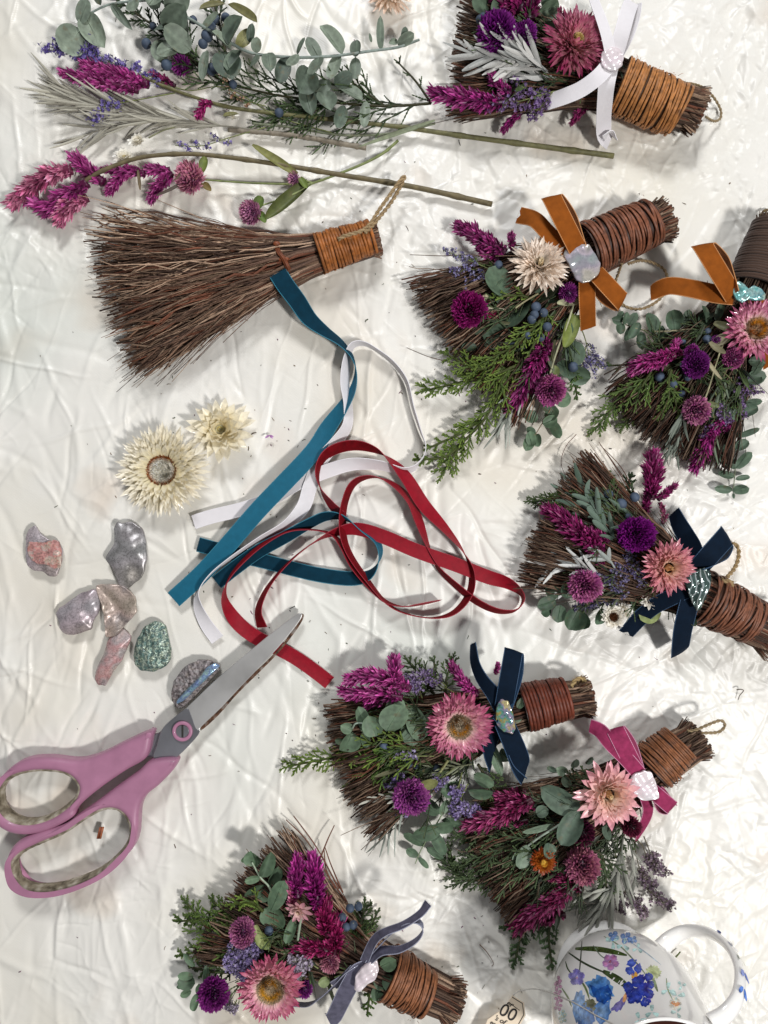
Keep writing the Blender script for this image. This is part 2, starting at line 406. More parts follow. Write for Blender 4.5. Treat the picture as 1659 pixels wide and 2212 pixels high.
MAG = ('#6b0f4a', '#a31a7c', '#c83aa0')
def celosia(pts, R, parent, cols=MAG, n=58, per=15, label=None, name='celosia_plume', lenf=0.52, taper=0.75):
    """pts (x,y,z) base -> tip ; spikelets of pointed bracts round the axis"""
    P = crom(KK(pts), 8); P = resample(P, 40); R = sc(R) * 1.32; mb = MB()
    T = nrm(np.gradient(P, axis=0)); Ltot = np.sum(np.linalg.norm(np.diff(P, axis=0), axis=1))
    n = int(max(18, n * 1.25)); cs = [hx(q) for q in cols]
    for k in range(n):
        t = (k + rng.uniform(0, 1)) / n; i = min(39, int(t * 39)); p = P[i]; tt = T[i]
        env = math.sin(math.pi * min(1, 0.16 + 0.84 * (1 - t) ** taper) ** 0.9) ** 0.7 if t < 0.97 else 0.2
        env = max(env, 0.16) * (1 - 0.25 * t)
        u, v, _ = basis(tt); a = k * 2.399 + rng.normal(0, .3)
        rad = math.cos(a) * u + math.sin(a) * v
        sd = nrm(rad * (1.0 - 0.55 * t) + tt * (0.55 + 1.1 * t))
        SL = R * env * rng.uniform(0.7, 1.25)
        m = per
        s_ = rng.uniform(0.12, 0.95, m)[:, None]
        fan = nrm(sd * 1.0 + 0.55 * rdir(m) + tt * .25)
        base = p + sd * SL * 0.62 * s_
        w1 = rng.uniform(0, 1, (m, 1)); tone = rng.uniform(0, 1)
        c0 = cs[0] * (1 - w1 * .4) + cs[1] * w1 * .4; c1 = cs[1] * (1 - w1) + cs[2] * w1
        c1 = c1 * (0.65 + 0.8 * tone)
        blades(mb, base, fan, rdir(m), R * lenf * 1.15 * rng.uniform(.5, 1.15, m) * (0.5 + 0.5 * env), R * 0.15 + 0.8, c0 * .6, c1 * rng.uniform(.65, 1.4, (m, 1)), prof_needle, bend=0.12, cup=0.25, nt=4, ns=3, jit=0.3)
    tubes(mb, P, np.linspace(R * .25, R * .06, 40), 6, cs[0] * 0.5)
    o = mb.build(name, M_petal, parent)
    if label: o['label'] = label
    return o

EUC = ('#4f6354', '#6f8473')
def eucalyptus(pts, leaf, pairs, parent, cols=EUC, up=0.6, aspect=0.92, name='eucalyptus_sprig', w0=1.0, w1=0.55, stemr=2.0, flat=0.75, grouped=None):
    P = resample(crom(KK(pts), 8), 60); T = nrm(np.gradient(P, axis=0)); mb = MB()
    leaf = sc(leaf)
    tubes(mb, P, np.linspace(stemr, stemr * 0.45, 60), 6, hx('#8a8f72'))
    o = mb.build(name, M_leaf, parent)
    lb = MB(); lk = np.array([.84, .82, .72]); ca, cb = hx(cols[0]) * lk, hx(cols[1]) * lk
    for k in range(pairs):
        t = (k + 0.4) / pairs; i = int(t * 59); p, tt = P[i], T[i]
        sz = leaf * (w0 * (1 - t) + w1 * t)
        u, v, _ = basis(tt)
        side = nrm(np.cross(tt, [0, 0, 1.0])); upv = np.cross(side, tt)
        for sg in (-1, 1):
            ang = rng.normal(0, 0.35) + (0 if k % 2 == 0 else 0.5)
            dd = nrm(side * sg * math.cos(ang) + upv * abs(math.sin(ang)) * up + tt * rng.uniform(0.15, 0.6))
            nn = nrm(np.array([0, 0, 1.0]) * flat + 0.55 * rdir(1)[0] + upv * 0.2)
            c = ca * rng.uniform(.75, 1.0) if rng.uniform() < .5 else cb * rng.uniform(.8, 1.1)
            L = sz * rng.uniform(.85, 1.12)
            blades(lb, p + dd * 2, dd, nn, L, L * aspect * rng.uniform(.85, 1.05), c * 0.9, c, prof_round, bend=rng.normal(0.05, 0.14), cup=rng.uniform(-0.10, 0.16), nt=9, ns=7, jit=0.08, wavy=0.02)
    lb.build('leaves', M_leaf, o)
    return o
def leafset(lst, parent, cols=EUC, aspect=0.95, name='eucalyptus_leaves'):
    """single hand-placed round leaves: (x,y,z, angle deg on the picture, length, tilt)"""
    lb = MB(); lk = np.array([.84, .82, .72]); ca, cb = hx(cols[0]) * lk, hx(cols[1]) * lk
    for q in lst:
        x, y, z, a, L = q[:5]; tl = (q[5] if len(q) > 5 else 0.15) + rng.normal(0, .08); asp = q[6] if len(q) > 6 else aspect
        d = np.array([math.cos(math.radians(a)), math.sin(math.radians(a)), tl]); L = sc(L)
        n = nrm([0.38 * rng.normal(), 0.38 * rng.normal(), 1.0]); m = rng.uniform(0, 1)
        c = ca * m + cb * (1 - m)
        blades(lb, K(x, y, z), d, n, L, L * asp, c * 0.85, c * rng.uniform(.9, 1.15), prof_round, bend=rng.normal(-0.03, 0.14), cup=rng.choice([-.05, .08, .2, .32]), nt=11, ns=7, jit=0.08, wavy=0.02)
        e = K(x, y, z) + nrm(d) * L * 0.9
        tubes(lb, np.stack([K(x, y, z) + [0, 0, .4], (K(x, y, z) + e) / 2 + [0, 0, .3], e]), [0.8, 0.6, 0.3], 4, c * 1.3)
    return lb.build(name, M_leaf, parent)

GREEN = ('#2f4a1c', '#5c7a2c')
def cord(mb, p0, d, L, r, ca, cb, droop=0.0, K_=13, curl=0.12):
    N = len(p0); t = np.linspace(0, 1, K_)[None, :, None]
    side = nrm(rng.normal(size=(N, 1, 3)))
    P = p0[:, None] + t * (L[:, None, None] * d[:, None]) + (t ** 2) * curl * L[:, None, None] * side - droop * t ** 2 * L[:, None, None] * np.array([0, 0, 1.0])
    P[..., 2] = np.maximum(P[..., 2], 3.0)
    zig = 1 + 0.38 * ((np.arange(K_) % 2) * 2 - 1)
    rr = r[:, None] * zig[None] * np.linspace(1, 0.6, K_)[None]
    cc = ca[None, None] * (1 - t) + cb[None, None] * t
    cc = cc * rng.uniform(.65, 1.3, (N, 1, 1))
    tubes(mb, P, rr, 5, cc)
    return P
def juniper(pts, spread, parent, cols=GREEN, n=16, sub=5, r=2.0, name='juniper_sprig', angle=0.75, berries=(), flatness=0.5, subl=0.42):
    P = resample(crom(KK(pts), 8), 50); T = nrm(np.gradient(P, axis=0)); mb = MB(); spread = sc(spread)
    ca, cb = hx(cols[0]), hx(cols[1])
    tubes(mb, P, np.linspace(r * 1.3, r * 0.8, 50) * (1 + .25 * (np.arange(50) % 2)), 6, ca * 0.8 + hx('#4a3018') * 0.3)
    B, D, L = [], [], []
    for k in range(n):
        t = 0.08 + 0.92 * k / (n - 1 or 1); i = min(49, int(t * 49)); tt = T[i]
        side = nrm(np.cross(tt, [0, 0, 1.0])); sg = 1 if k % 2 else -1
        a = angle * rng.uniform(.7, 1.2)
        d = nrm(tt * math.cos(a) + side * sg * math.sin(a) + np.array([0, 0, flatness * rng.uniform(-.5, .8)]))
        B.append(P[i]); D.append(d); L.append(spread * (1 - 0.55 * t) * rng.uniform(.7, 1.15))
    B.append(P[-1]); D.append(T[-1]); L.append(spread * 0.45)
    B, D, L = map(np.array, (B, D, L))
    Q = cord(mb, B, D, L, np.full(len(B), r), ca, cb)
    B2, D2, L2 = [], [], []
    for j in range(len(B)):
        q = Q[j]; tq = nrm(np.gradient(q, axis=0))
        for m in range(sub):
            t = 0.12 + 0.8 * (m + rng.uniform(0, .6)) / sub; i = min(12, int(t * 12)); sd = nrm(np.cross(tq[i], [0, 0, 1.0]))
            sg = 1 if m % 2 else -1
            B2.append(q[i]); D2.append(nrm(tq[i] + sd * sg * rng.uniform(.45, .85) + [0, 0, flatness * rng.uniform(-.5, .7)]))
            L2.append(L[j] * subl * (1.1 - 0.6 * t) * rng.uniform(.7, 1.25))
    cord(mb, np.array(B2), np.array(D2), np.array(L2), np.full(len(B2), r * 0.85), ca, cb * 1.05)
    o = mb.build(name, M_needle, parent)
    for b in berries: berry(*b, parent=o)
    return o
BMESH = []
def berry(x, y, z, R, parent=None):
    if not BMESH:
        mb = MB(); ball(mb, (0, 0, 0), 1.0, hx('#445163'), (1, 1, 0.95), 16, 11, 0.02)
        # a small star-shaped scar at the tip
        ball(mb, (0.3, 0.2, 0.88), 0.16, hx('#8f8f7a'), (1, 1, .5), 6, 5)
        o = mb.build('berry', M_berry, None, origin=(0, 0, 0)); BMESH.append(o.data); del WL[o.name]
        bpy.data.objects.remove(o)
    o = bpy.data.objects.new('berry', BMESH[0]); COL.objects.link(o)
    place(o, K(x, y, z) * S, parent); R = sc(R); o.scale = (R, R, R); o.rotation_euler = tuple(rng.uniform(0, 6, 3))
    return o

def statice(pts, parent, n=9, spread=26, clus=13, cols=('#6f5a9c', '#a89ac8'), stem='#7c8450', fl=6.0, name='statice_sprig', start=0.35, stems=1.1):
    P = resample(crom(KK(pts), 8), 40); T = nrm(np.gradient(P, axis=0)); mb = MB(); spread = sc(spread); fl = sc(fl)
    ca, cb, cs = hx(cols[0]), hx(cols[1]), hx(stem)
    tubes(mb, P, np.linspace(stems * 1.3, stems * .7, 40), 5, cs)
    o_pts = []
    for k in range(n):
        t = start + (1 - start) * (k + .5) / n; i = min(39, int(t * 39)); tt = T[i]
        side = nrm(np.cross(tt, [0, 0, 1.0])) * (1 if k % 2 else -1)
        d = nrm(tt * rng.uniform(.6, 1.2) + side * rng.uniform(.4, 1.1) + [0, 0, rng.uniform(-.1, .5)])
        L = spread * rng.uniform(.5, 1.2) * (1.15 - 0.6 * t)
        q = P[i] + d * L; q[2] = max(q[2], 6)
        tubes(mb, np.stack([P[i], (P[i] + q) / 2 + [0, 0, 2], q]), [stems * .7, stems * .6, stems * .5], 4, cs)
        o_pts += [(P[i] + (q - P[i]) * f, d) for f in np.linspace(0.45, 1.0, 4)]
    o = mb.build(name, M_leaf, parent)
    fb = MB(); B, D = [], []
    for p, d in o_pts:
        m = max(2, clus // 4)
        B.append(p + rng.normal(0, fl * .55, (m, 3))); D.append(nrm(d * .5 + rdir(m) + [0, 0, .5]))
    B = np.concatenate(B); D = np.concatenate(D); B[:, 2] = np.maximum(B[:, 2], 4)
    m = len(B); tone = rng.uniform(0, 1, (m, 1)); c = ca * (1 - tone) + cb * tone
    blades(fb, B - D * fl * .9, D, rdir(m), fl * 1.0, fl * .38, hx('#6a6a4a'), c * .8, prof_narrow, nt=3, ns=3, cup=.3)
    U = nrm(np.cross(D, [0.3, 0.2, 1.0])); Vv = np.cross(D, U)
    for q in range(5):
        a = q * 1.2566
        rad = math.cos(a) * U + math.sin(a) * Vv
        blades(fb, B, nrm(rad + D * .5), D, fl * .62, fl * .42, c * .85, c * 1.08, prof_petal, nt=3, ns=3, cup=.2)
    fb.build('florets', M_petal, o)
    return o

SIL = ('#8d9188', '#c9ccc4')
def silver(pts, parent, n=22, L=70, W=7, cols=SIL, fan=0.5, name='silver_leaf_spray', start=0.15, zj=0.35, bend=0.15):
    P = resample(crom(KK(pts), 8), 40); T = nrm(np.gradient(P, axis=0)); mb = MB(); L = sc(L); W = sc(W)
    ca, cb = hx(cols[0]), hx(cols[1])
    tubes(mb, P, np.linspace(2.2, 1.2, 40), 6, ca * .9)
    t = start + (1 - start) * (np.arange(n) + .5) / n; i = np.minimum(39, (t * 39).astype(int))
    side = nrm(np.cross(T[i], [0, 0, 1.0])) * np.where(np.arange(n) % 2, 1, -1)[:, None]
    d = nrm(T[i] + side * fan * rng.uniform(.2, 1.3, (n, 1)) + np.array([0, 0, 1.0]) * rng.uniform(-zj * .4, zj, (n, 1)))
    nn = nrm(np.array([0, 0, 1.0]) + .5 * rdir(n)); tone = rng.uniform(0, 1, (n, 1))
    c = ca * (1 - tone) + cb * tone
    blades(mb, P[i], d, nn, L * rng.uniform(.65, 1.15, n), W * rng.uniform(.8, 1.2, n), c * .8, c, prof_narrow, bend=rng.normal(0, bend, n), cup=-0.28, nt=8, ns=5, jit=.12)
    return mb.build(name, M_silver, parent)

def stem(pts, r0, r1, parent, col='#6f7148', name='stem', knots=0, m=8, mat=None):
    P = crom(KK(pts), 10); P = resample(P, 60); mb = MB()
    r = np.linspace(r0, r1, 60)
    if knots:
        for q in np.linspace(.08, .92, knots): r[int(q * 59)] *= 1.3
    C = hx(col) * rng.uniform(.85, 1.12, (60, 1))
    tubes(mb, P[None], r[None], m, C[None])
    return mb.build(name, mat or M_leaf, parent)

def dryleaf(x, y, z, a, L, W, parent, col='#6f7a3a', name='leaf', bend=0.2, tl=0.1, cup=0.35):
    mb = MB(); d = (math.cos(math.radians(a)), math.sin(math.radians(a)), tl); c = hx(col)
    blades(mb, K(x, y, z), d, (0.1, 0.1, 1), sc(L), sc(W), c * .9, c * 1.1, prof_narrow, bend=bend, cup=cup, nt=12, ns=5, wavy=.06)
    return mb.build(name, M_leaf, parent)

# ---- brooms
BR = ['#3a2a22', '#574236', '#6a5242', '#7a6452', '#46362c', '#947c68', '#643e2e']
def broom_twigs(tip, neck, c1, c2, rh, parent, n=330, bulge=0.10, zend=34, rad=(1.4, 3.3), branch=.6, tone=1.0, wild=0.03, back=14, trim=.09, bang=1.0, cols=BR, rneck=None, holes=False):
    """tip/neck/c1/c2 layout points; rh handle half-width (units)"""
    rneck = rneck or rh
    a = K(*tip, rh); b = K(*neck, rh); e1 = K(*c1, 15); e2 = K(*c2, 15)
    ax = nrm((b - a) * [1, 1, 0]); sd = np.array([-ax[1], ax[0], 0.0])
    if np.dot(e1 - e2, sd) < 0: e1, e2 = e2, e1
    u = rng.uniform(0, 1, n); v = 2 * u - 1
    th = rng.uniform(0, 2 * math.pi, n)
    # radial position in the bundle: lateral v, height h
    hgt = rng.uniform(-1, 1, n) * np.sqrt(np.maximum(0, 1 - v ** 2 * 0.96))
    Kn = 16; t = np.linspace(0, 1, Kn)
    start = a[None] + sd * (v * rh * .86)[:, None] + np.array([0, 0, 1.0]) * (hgt * rh * .86)[:, None] - ax * rng.uniform(-back * .4, back, n)[:, None]
    mid = b[None] + sd * (v * rneck * .92)[:, None] + np.array([0, 0, 1.0]) * (hgt * rneck * .8)[:, None]
    cl = rng.uniform(0, 1, 26); near = cl[np.argmin(np.abs(u[:, None] - cl[None]), 1)]
    uu = np.clip(u * .55 + near * .45 + rng.normal(0, 0.022, n), -0.03, 1.03)[:, None]
    endp = e2 * (1 - uu) + e1 * uu
    Lf = np.linalg.norm((e1 + e2) / 2 - b)
    endp = endp + ax * ((1 - (2 * uu - 1) ** 2) * bulge * Lf) + ax * rng.uniform(-trim, 0.03, (n, 1)) * Lf
    endp[:, 2] = 5 + (0.5 + 0.5 * hgt) * zend + rng.uniform(-2, 2, n)
    tn = 0.22
    P = np.zeros((n, Kn, 3))
    for k, tk in enumerate(t):
        if tk <= tn: q = tk / tn; P[:, k] = start * (1 - q) + mid * q
        else:
            q = (tk - tn) / (1 - tn)
            ctrl = mid + ax * Lf * 0.28
            P[:, k] = mid * (1 - q) ** 2 + 2 * (1 - q) * q * (ctrl * .55 + (mid * .6 + endp * .4) * .45) + endp * q ** 2
            P[:, k] += rng.normal(0, 1, (n, 3)) * Lf * wild * .22 * q
            P[:, k] += np.sin(q * rng.uniform(4, 9, (n, 1)) + rng.uniform(0, 6, (n, 1))) * Lf * wild * .35 * q * sd
    kink = np.cumsum(rng.normal(0, 1, (n, Kn)) * np.clip((t - tn) / (1 - tn), 0, 1) ** .5, 1); kink -= kink[:, -1:] * t * .6
    P += kink[..., None] * sd * wild * 26 + np.cumsum(rng.normal(0, .5, (n, Kn)), 1)[..., None] * np.array([0, 0, 1.0]) * wild * 20
    P[..., 2] = np.maximum(P[..., 2], 3)
    r0 = rng.uniform(*rad, n); rr = r0[:, None] * np.linspace(1.15, 0.55, Kn)[None]
    pal = np.array([hx(c) for c in cols]) * tone
    C = pal[rng.integers(0, len(pal), n)] * rng.uniform(.6, 1.35, (n, 1))
    mb = MB(); tubes(mb, P, rr, 5, C)
    # cut ends crowded at the handle tip
    ns_ = 230; vv = rng.uniform(-1, 1, ns_); hh = rng.uniform(-1, 1, ns_) * np.sqrt(1 - vv ** 2)
    s0 = a[None] + sd * (vv * rh * .9)[:, None] + np.array([0, 0, 1.0]) * (hh * rh * .9)[:, None] + ax * 22
    spl = nrm(-ax + sd * (vv[:, None] * .35) + np.array([0, 0, 1.0]) * (hh[:, None] * .35) + rng.normal(0, .1, (ns_, 3)))
    ln_ = rng.uniform(.55, 1.0, (ns_, 1)) * (22 + back)
    St = np.stack([s0, s0 + spl * ln_ * .5, s0 + spl * ln_], 1); St[..., 2] = np.maximum(St[..., 2], 2)
    tubes(mb, St, rng.uniform(.7, 1.7, (ns_, 1)) * np.array([1, 1, .8]), 5, pal[rng.integers(0, len(pal), ns_)] * rng.uniform(.7, 1.5, (ns_, 1)))
    # twiglets branching from each stalk
    nb = int(n * branch); j = rng.integers(0, n, nb); i0 = rng.integers(6, Kn - 2, nb)
    p0 = P[j, i0]; d0 = nrm(P[j, i0 + 1] - P[j, i0 - 1]); sg = rng.choice([-1, 1], nb)[:, None]
    dd = nrm(d0 + sd * sg * rng.uniform(.15, .7, (nb, 1)) * bang + np.array([0, 0, 1]) * rng.uniform(-.2, .3, (nb, 1)))
    LL = Lf * rng.uniform(.08, .26, nb)[:, None]
    Q = np.stack([p0 + dd * LL * f + d0 * LL * (f ** 2) * .5 + rng.normal(0, .9, (nb, 3)) * f for f in np.linspace(0, 1, 6)], 1)
    Q[..., 2] = np.maximum(Q[..., 2], 3)
    # keep twiglets inside the trimmed end
    lim = np.dot((e1 + e2) / 2 - a, ax) + Lf * (bulge + .04)
    over = ((Q - a) @ ax) > lim
    Q = np.where(over[..., None], Q - ((Q - a) @ ax - lim)[..., None] * ax, Q)
    tubes(mb, Q, np.linspace(1.0, .55, 6)[None] * rng.uniform(.7, 1.3, (nb, 1)), 4, C[j] * rng.uniform(.8, 1.25, (nb, 1)))
    return mb.build('bristles', M_twig, parent)

def wrap(p0, p1, r0, r1, parent, turns=17, col='#8a4f28', z=None, tilt=0.06, gap=0.0, name='handle_wrap', flat=0.55, tubef=1.0, mat=None, colvar=.2, zsq=0.97, messy=0.4):
    """cane strands wound side by side round the handle"""
    z = z if z is not None else max(r0, r1)
    a, b = K(*p0, z), K(*p1, z); ax = nrm(b - a); L = np.linalg.norm(b - a); sd = nrm(np.cross([0, 0, 1.0], ax)); up = np.cross(ax, sd)
    m = 44; turns = int(turns * 1.3); N = turns; th = np.arange(m + 1) * 2 * math.pi / m
    tr = L / turns / 2 * (1 - gap) * tubef
    paths, cols, rad = [], [], []
    for k in range(N):
        f = (k + .5) / N; r = r0 * (1 - f) + r1 * f + rng.normal(0, .5 + messy)
        tl, t2 = rng.normal(0, tilt), rng.normal(0, tilt * .5)
        cen = a + ax * L * f + ax * rng.normal(0, tr * messy * .5)
        P = cen + (np.cos(th)[:, None] * sd + np.sin(th)[:, None] * up * zsq) * r + ax * ((np.cos(th) * tl + np.sin(th) * t2) * r + (th / (2*math.pi) - .5) * L / turns * .6)[:, None]
        paths.append(P); cols.append(hx(col) * 1.12 * rng.uniform(1 - colvar, 1 + colvar)); rad.append(np.full(m + 1, tr * .62 * rng.uniform(.9, 1.1)))
    mb = MB()
    if messy > .3:         # a few strands crossing over the others, and loose split fibres
        for k in range(3):
            f = rng.uniform(.2, .8); r = (r0 * (1 - f) + r1 * f) + 3.2; tl = rng.choice([-1, 1]) * rng.uniform(.12, .26)
            P = a + ax * L * f + (np.cos(th)[:, None] * sd + np.sin(th)[:, None] * up * zsq) * r + ax * (np.cos(th + k) * tl * r)[:, None]
            paths.append(P); cols.append(hx(col) * 1.25); rad.append(np.full(m + 1, tr * .45))
        q0 = a + ax * L * rng.uniform(.05, .95, (16, 1)); aa = rng.uniform(.2, 2.9, (16, 1)); rad_ = np.cos(aa) * sd + np.sin(aa) * up
        q0 = q0 + rad_ * (max(r0, r1) + 1); q1 = q0 + (rad_ * .5 + rng.normal(0, .6, (16, 3))) * rng.uniform(3, 11, (16, 1))
        tubes(mb, np.stack([q0, (q0 + q1) / 2 + 1, q1], 1), np.array([.5, .4, .2])[None], 4, hx(col) * 1.3)
    tubes(mb, np.array(paths), np.array(rad), 8, np.array(cols), ref=ax, flat=1.62, caps=False)
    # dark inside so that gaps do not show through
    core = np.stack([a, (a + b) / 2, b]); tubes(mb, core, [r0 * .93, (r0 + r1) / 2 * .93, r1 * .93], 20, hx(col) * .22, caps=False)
    return mb.build(name, mat or M_cane, parent)

def twine(pts, parent, r=3.0, col='#8d7a5e', name='hanging_loop', fuzz=60):
    P = crom(KK(pts), 10); L = np.sum(np.linalg.norm(np.diff(P, axis=0), axis=1)); n = max(20, int(L / 2.0)); P = resample(P, n)
    T = nrm(np.gradient(P, axis=0)); mb = MB(); ph = np.arange(n) * 2.0 / (r * 3.2) * 2 * math.pi / 2
    u = nrm(np.cross(T, [0, 0, 1.0]) + 1e-6); v = np.cross(T, u)
    for k in range(2):
        a = ph + k * math.pi
        q = P + (np.cos(a)[:, None] * u + np.sin(a)[:, None] * v) * r * .55
        tubes(mb, q[None], np.full((1, n), r * .62), 6, hx(col) * (1 + .15 * k))
    i = rng.integers(0, n, fuzz); d = nrm(rdir(fuzz) + T[i] * .8)
    Q = np.stack([P[i] + d * r * f * rng.uniform(.8, 1.3) + rng.normal(0, .6, (fuzz, 3)) * f for f in (0.3, 1.5, 3.0)], 1)
    Q[..., 2] = np.maximum(Q[..., 2], 2.5)
    tubes(mb, Q, np.array([.22, .2, .14])[None], 3, hx(col) * 1.4)
    return mb.build(name, M_twine, parent)

# ---- shells
def shell_mat(name, cols, scale=120, rough=0.25, metal=0.25, bump=0.5, bdist=0.0006, wave=None, ir=('#c8d4d8', '#d4ccd8', '#dcd4c8'), film=0, crack=.55, pale=1.0):
    a = NT(name); cols = [np.minimum(hx(c) * pale, .92) for c in cols]
    no = a.noise(scale, 5)
    if wave:
        tc = a.n('TexCoord'); wv = a.n('TexWave'); wv.inputs['Scale'].default_value = wave; wv.inputs['Distortion'].default_value = 7; wv.inputs['Detail'].default_value = 3
        a.l(tc, 'Object', wv, 'Vector'); src, out = wv, 'Fac'
    else: src, out = no, 'Fac'
    r = a.ramp(src, out, list(zip(np.linspace(.28, .72, len(cols)), cols)))
    no2 = a.noise(scale * .6, 2)
    r2 = a.ramp(no2, 'Fac', [(0.35, ir[0]), (0.5, ir[1]), (0.65, ir[2])])
    mx = a.n('MixRGB', blend_type='MULTIPLY'); mx.inputs[0].default_value = .55
    a.l(r, 'Color', mx, 1); a.l(r2, 'Color', mx, 2); a.l(mx, 'Color', a.b, 'Base Color')
    a.b.inputs['Roughness'].default_value = rough; a.b.inputs['Metallic'].default_value = metal
    a.b.inputs['Coat Weight'].default_value = .2; a.b.inputs['Coat Roughness'].default_value = .25
    if film: a.b.inputs['Thin Film Thickness'].default_value = film; a.b.inputs['Thin Film IOR'].default_value = 1.45
    # fine growth lines and dark hairline cracks
    vo = a.n('TexVoronoi', feature='DISTANCE_TO_EDGE'); vo.inputs['Scale'].default_value = 130; nd = a.noise(200, 4)
    tcv = a.n('TexCoord'); av = a.n('VectorMath', operation='ADD'); sv = a.n('VectorMath', operation='SCALE'); sv.inputs['Scale'].default_value = .012
    a.l(nd, 'Color', sv, 0); a.l(tcv, 'Object', av, 0); a.l(sv, 'Vector', av, 1); a.l(av, 'Vector', vo, 'Vector')
    cr_ = a.ramp(vo, 'Distance', [(0.0, '#4a4440'), (0.035, '#ffffff')]); m3 = a.n('MixRGB', blend_type='MULTIPLY'); m3.inputs[0].default_value = crack
    n6 = a.noise(900, 6); r6 = a.ramp(n6, 'Fac', [(.3, '#8a8580'), (.55, '#ffffff')]); m4 = a.n('MixRGB', blend_type='MULTIPLY'); m4.inputs[0].default_value = min(.5, crack)
    a.l(mx, 'Color', m3, 1); a.l(cr_, 'Color', m3, 2); a.l(m3, 'Color', m4, 1); a.l(r6, 'Color', m4, 2); a.l(m4, 'Color', a.b, 'Base Color')
    wl = a.n('TexWave'); wl.inputs['Scale'].default_value = 70; wl.inputs['Distortion'].default_value = 14; wl.inputs['Detail'].default_value = 4; a.l(tcv, 'Object', wl, 'Vector')
    bA = a.bump(wl, 'Fac', bump * .7, bdist * .6); bB = a.n('Bump'); bB.inputs['Strength'].default_value = bump; bB.inputs['Distance'].default_value = bdist; a.l(src, out, bB, 'Height'); a.l(bA, 'Normal', bB, 'Normal'); a.l(bB, 'Normal', a.b, 'Normal')
    return a.m
def shell(pts, z, thick, mat, parent=None, name='shell', dome=0.35, rough=1.2, tilt=(0, 0), curl=0.0):
    """pts outline in the current frame"""
    q0 = np.array([K(p[0], p[1], z) for p in pts]); n = 96
    oa = crom(q0, 8, closed=True); oa = resample(np.concatenate([oa, oa[:1]]), n + 1)[:-1]
    ob = resample(np.concatenate([q0, q0[:1]]), n + 1)[:-1]; o2 = oa * .45 + ob * .55
    c = o2.mean(0); rad = np.mean(np.linalg.norm(o2 - c, axis=1)); mb = MB()
    o2 = c + (o2 - c) * (1 + .022 * np.interp(np.arange(n), np.arange(0, n, 3), rng.normal(0, 1, len(np.arange(0, n, 3))))[:, None])
    rings = []
    R_ = [(0.90, -thick), (1.0, -thick * .8), (1.015, -thick * .3), (1.0, 0)] + [(s_, 0) for s_ in (.95, .88, .78, .66, .52, .38, .24, .1, .001)]
    ph = rng.uniform(0, 6, 6)
    for j, (s_, dz) in enumerate(R_):
        q = c + (o2 - c) * s_
        if j >= 3:
            x, y = (q[:, 0] - c[0]) / rad, (q[:, 1] - c[1]) / rad
            hgt = dome * .75 * rad * (1 - s_ ** 2.2) + rough * (np.sin(3.1*x+ph[0]) * np.cos(2.7*y+ph[1]) + .6*np.sin(6*x+4*y+ph[2]) + .35*np.sin(11*y-7*x+ph[3])) * min(1, (1 - s_) * 6)
            q[:, 2] = z + hgt
        else: q[:, 2] = z + dz
        q[:, 2] += tilt[0] * (q[:, 0] - c[0]) + tilt[1] * (q[:, 1] - c[1])
        rings.append(q)
    V = np.array(rings)
    mb.add(V, grid_faces(1, len(R_), n, True), (1, 1, 1))
    return mb.build(name, mat, parent)

# ---- flat plates with holes, cut from outlines
def plate(outer, holes, z0, z1, bev, mat, name, parent, n=10, bevres=3, corner=False):
    cu = bpy.data.curves.new('outline', 'CURVE'); cu.dimensions = '2D'; cu.fill_mode = 'BOTH'
    zc = (z0 + z1) / 2; sh = []
    for ring in [outer] + list(holes):
        P = np.array([K(x, y, zc) for x, y in ring]) ; P = P if corner else crom(P, n, closed=True); sh.append(P)
    ctr = sh[0].mean(0)
    for P in sh:
        sp = cu.splines.new('POLY'); sp.points.add(len(P) - 1)
        for i, p in enumerate(P): sp.points[i].co = ((p[0] - ctr[0]) * S, (p[1] - ctr[1]) * S, 0, 1)
        sp.use_cyclic_u = True
    cu.offset = -bev * S; cu.extrude = max(((z1 - z0) / 2 - bev) * S, 0); cu.bevel_depth = bev * S; cu.bevel_resolution = bevres
    t = bpy.data.objects.new('outline', cu); COL.objects.link(t)
    dg = bpy.context.evaluated_depsgraph_get(); dg.update()
    me = bpy.data.meshes.new_from_object(t.evaluated_get(dg)); bpy.data.objects.remove(t); bpy.data.curves.remove(cu)
    me.materials.clear(); me.materials.append(mat)
    me.name = name
    for p in me.polygons: p.use_smooth = True
    o = bpy.data.objects.new(name, me); COL.objects.link(o)
    place(o, np.array([ctr[0], ctr[1], zc]) * S, parent)
    return o

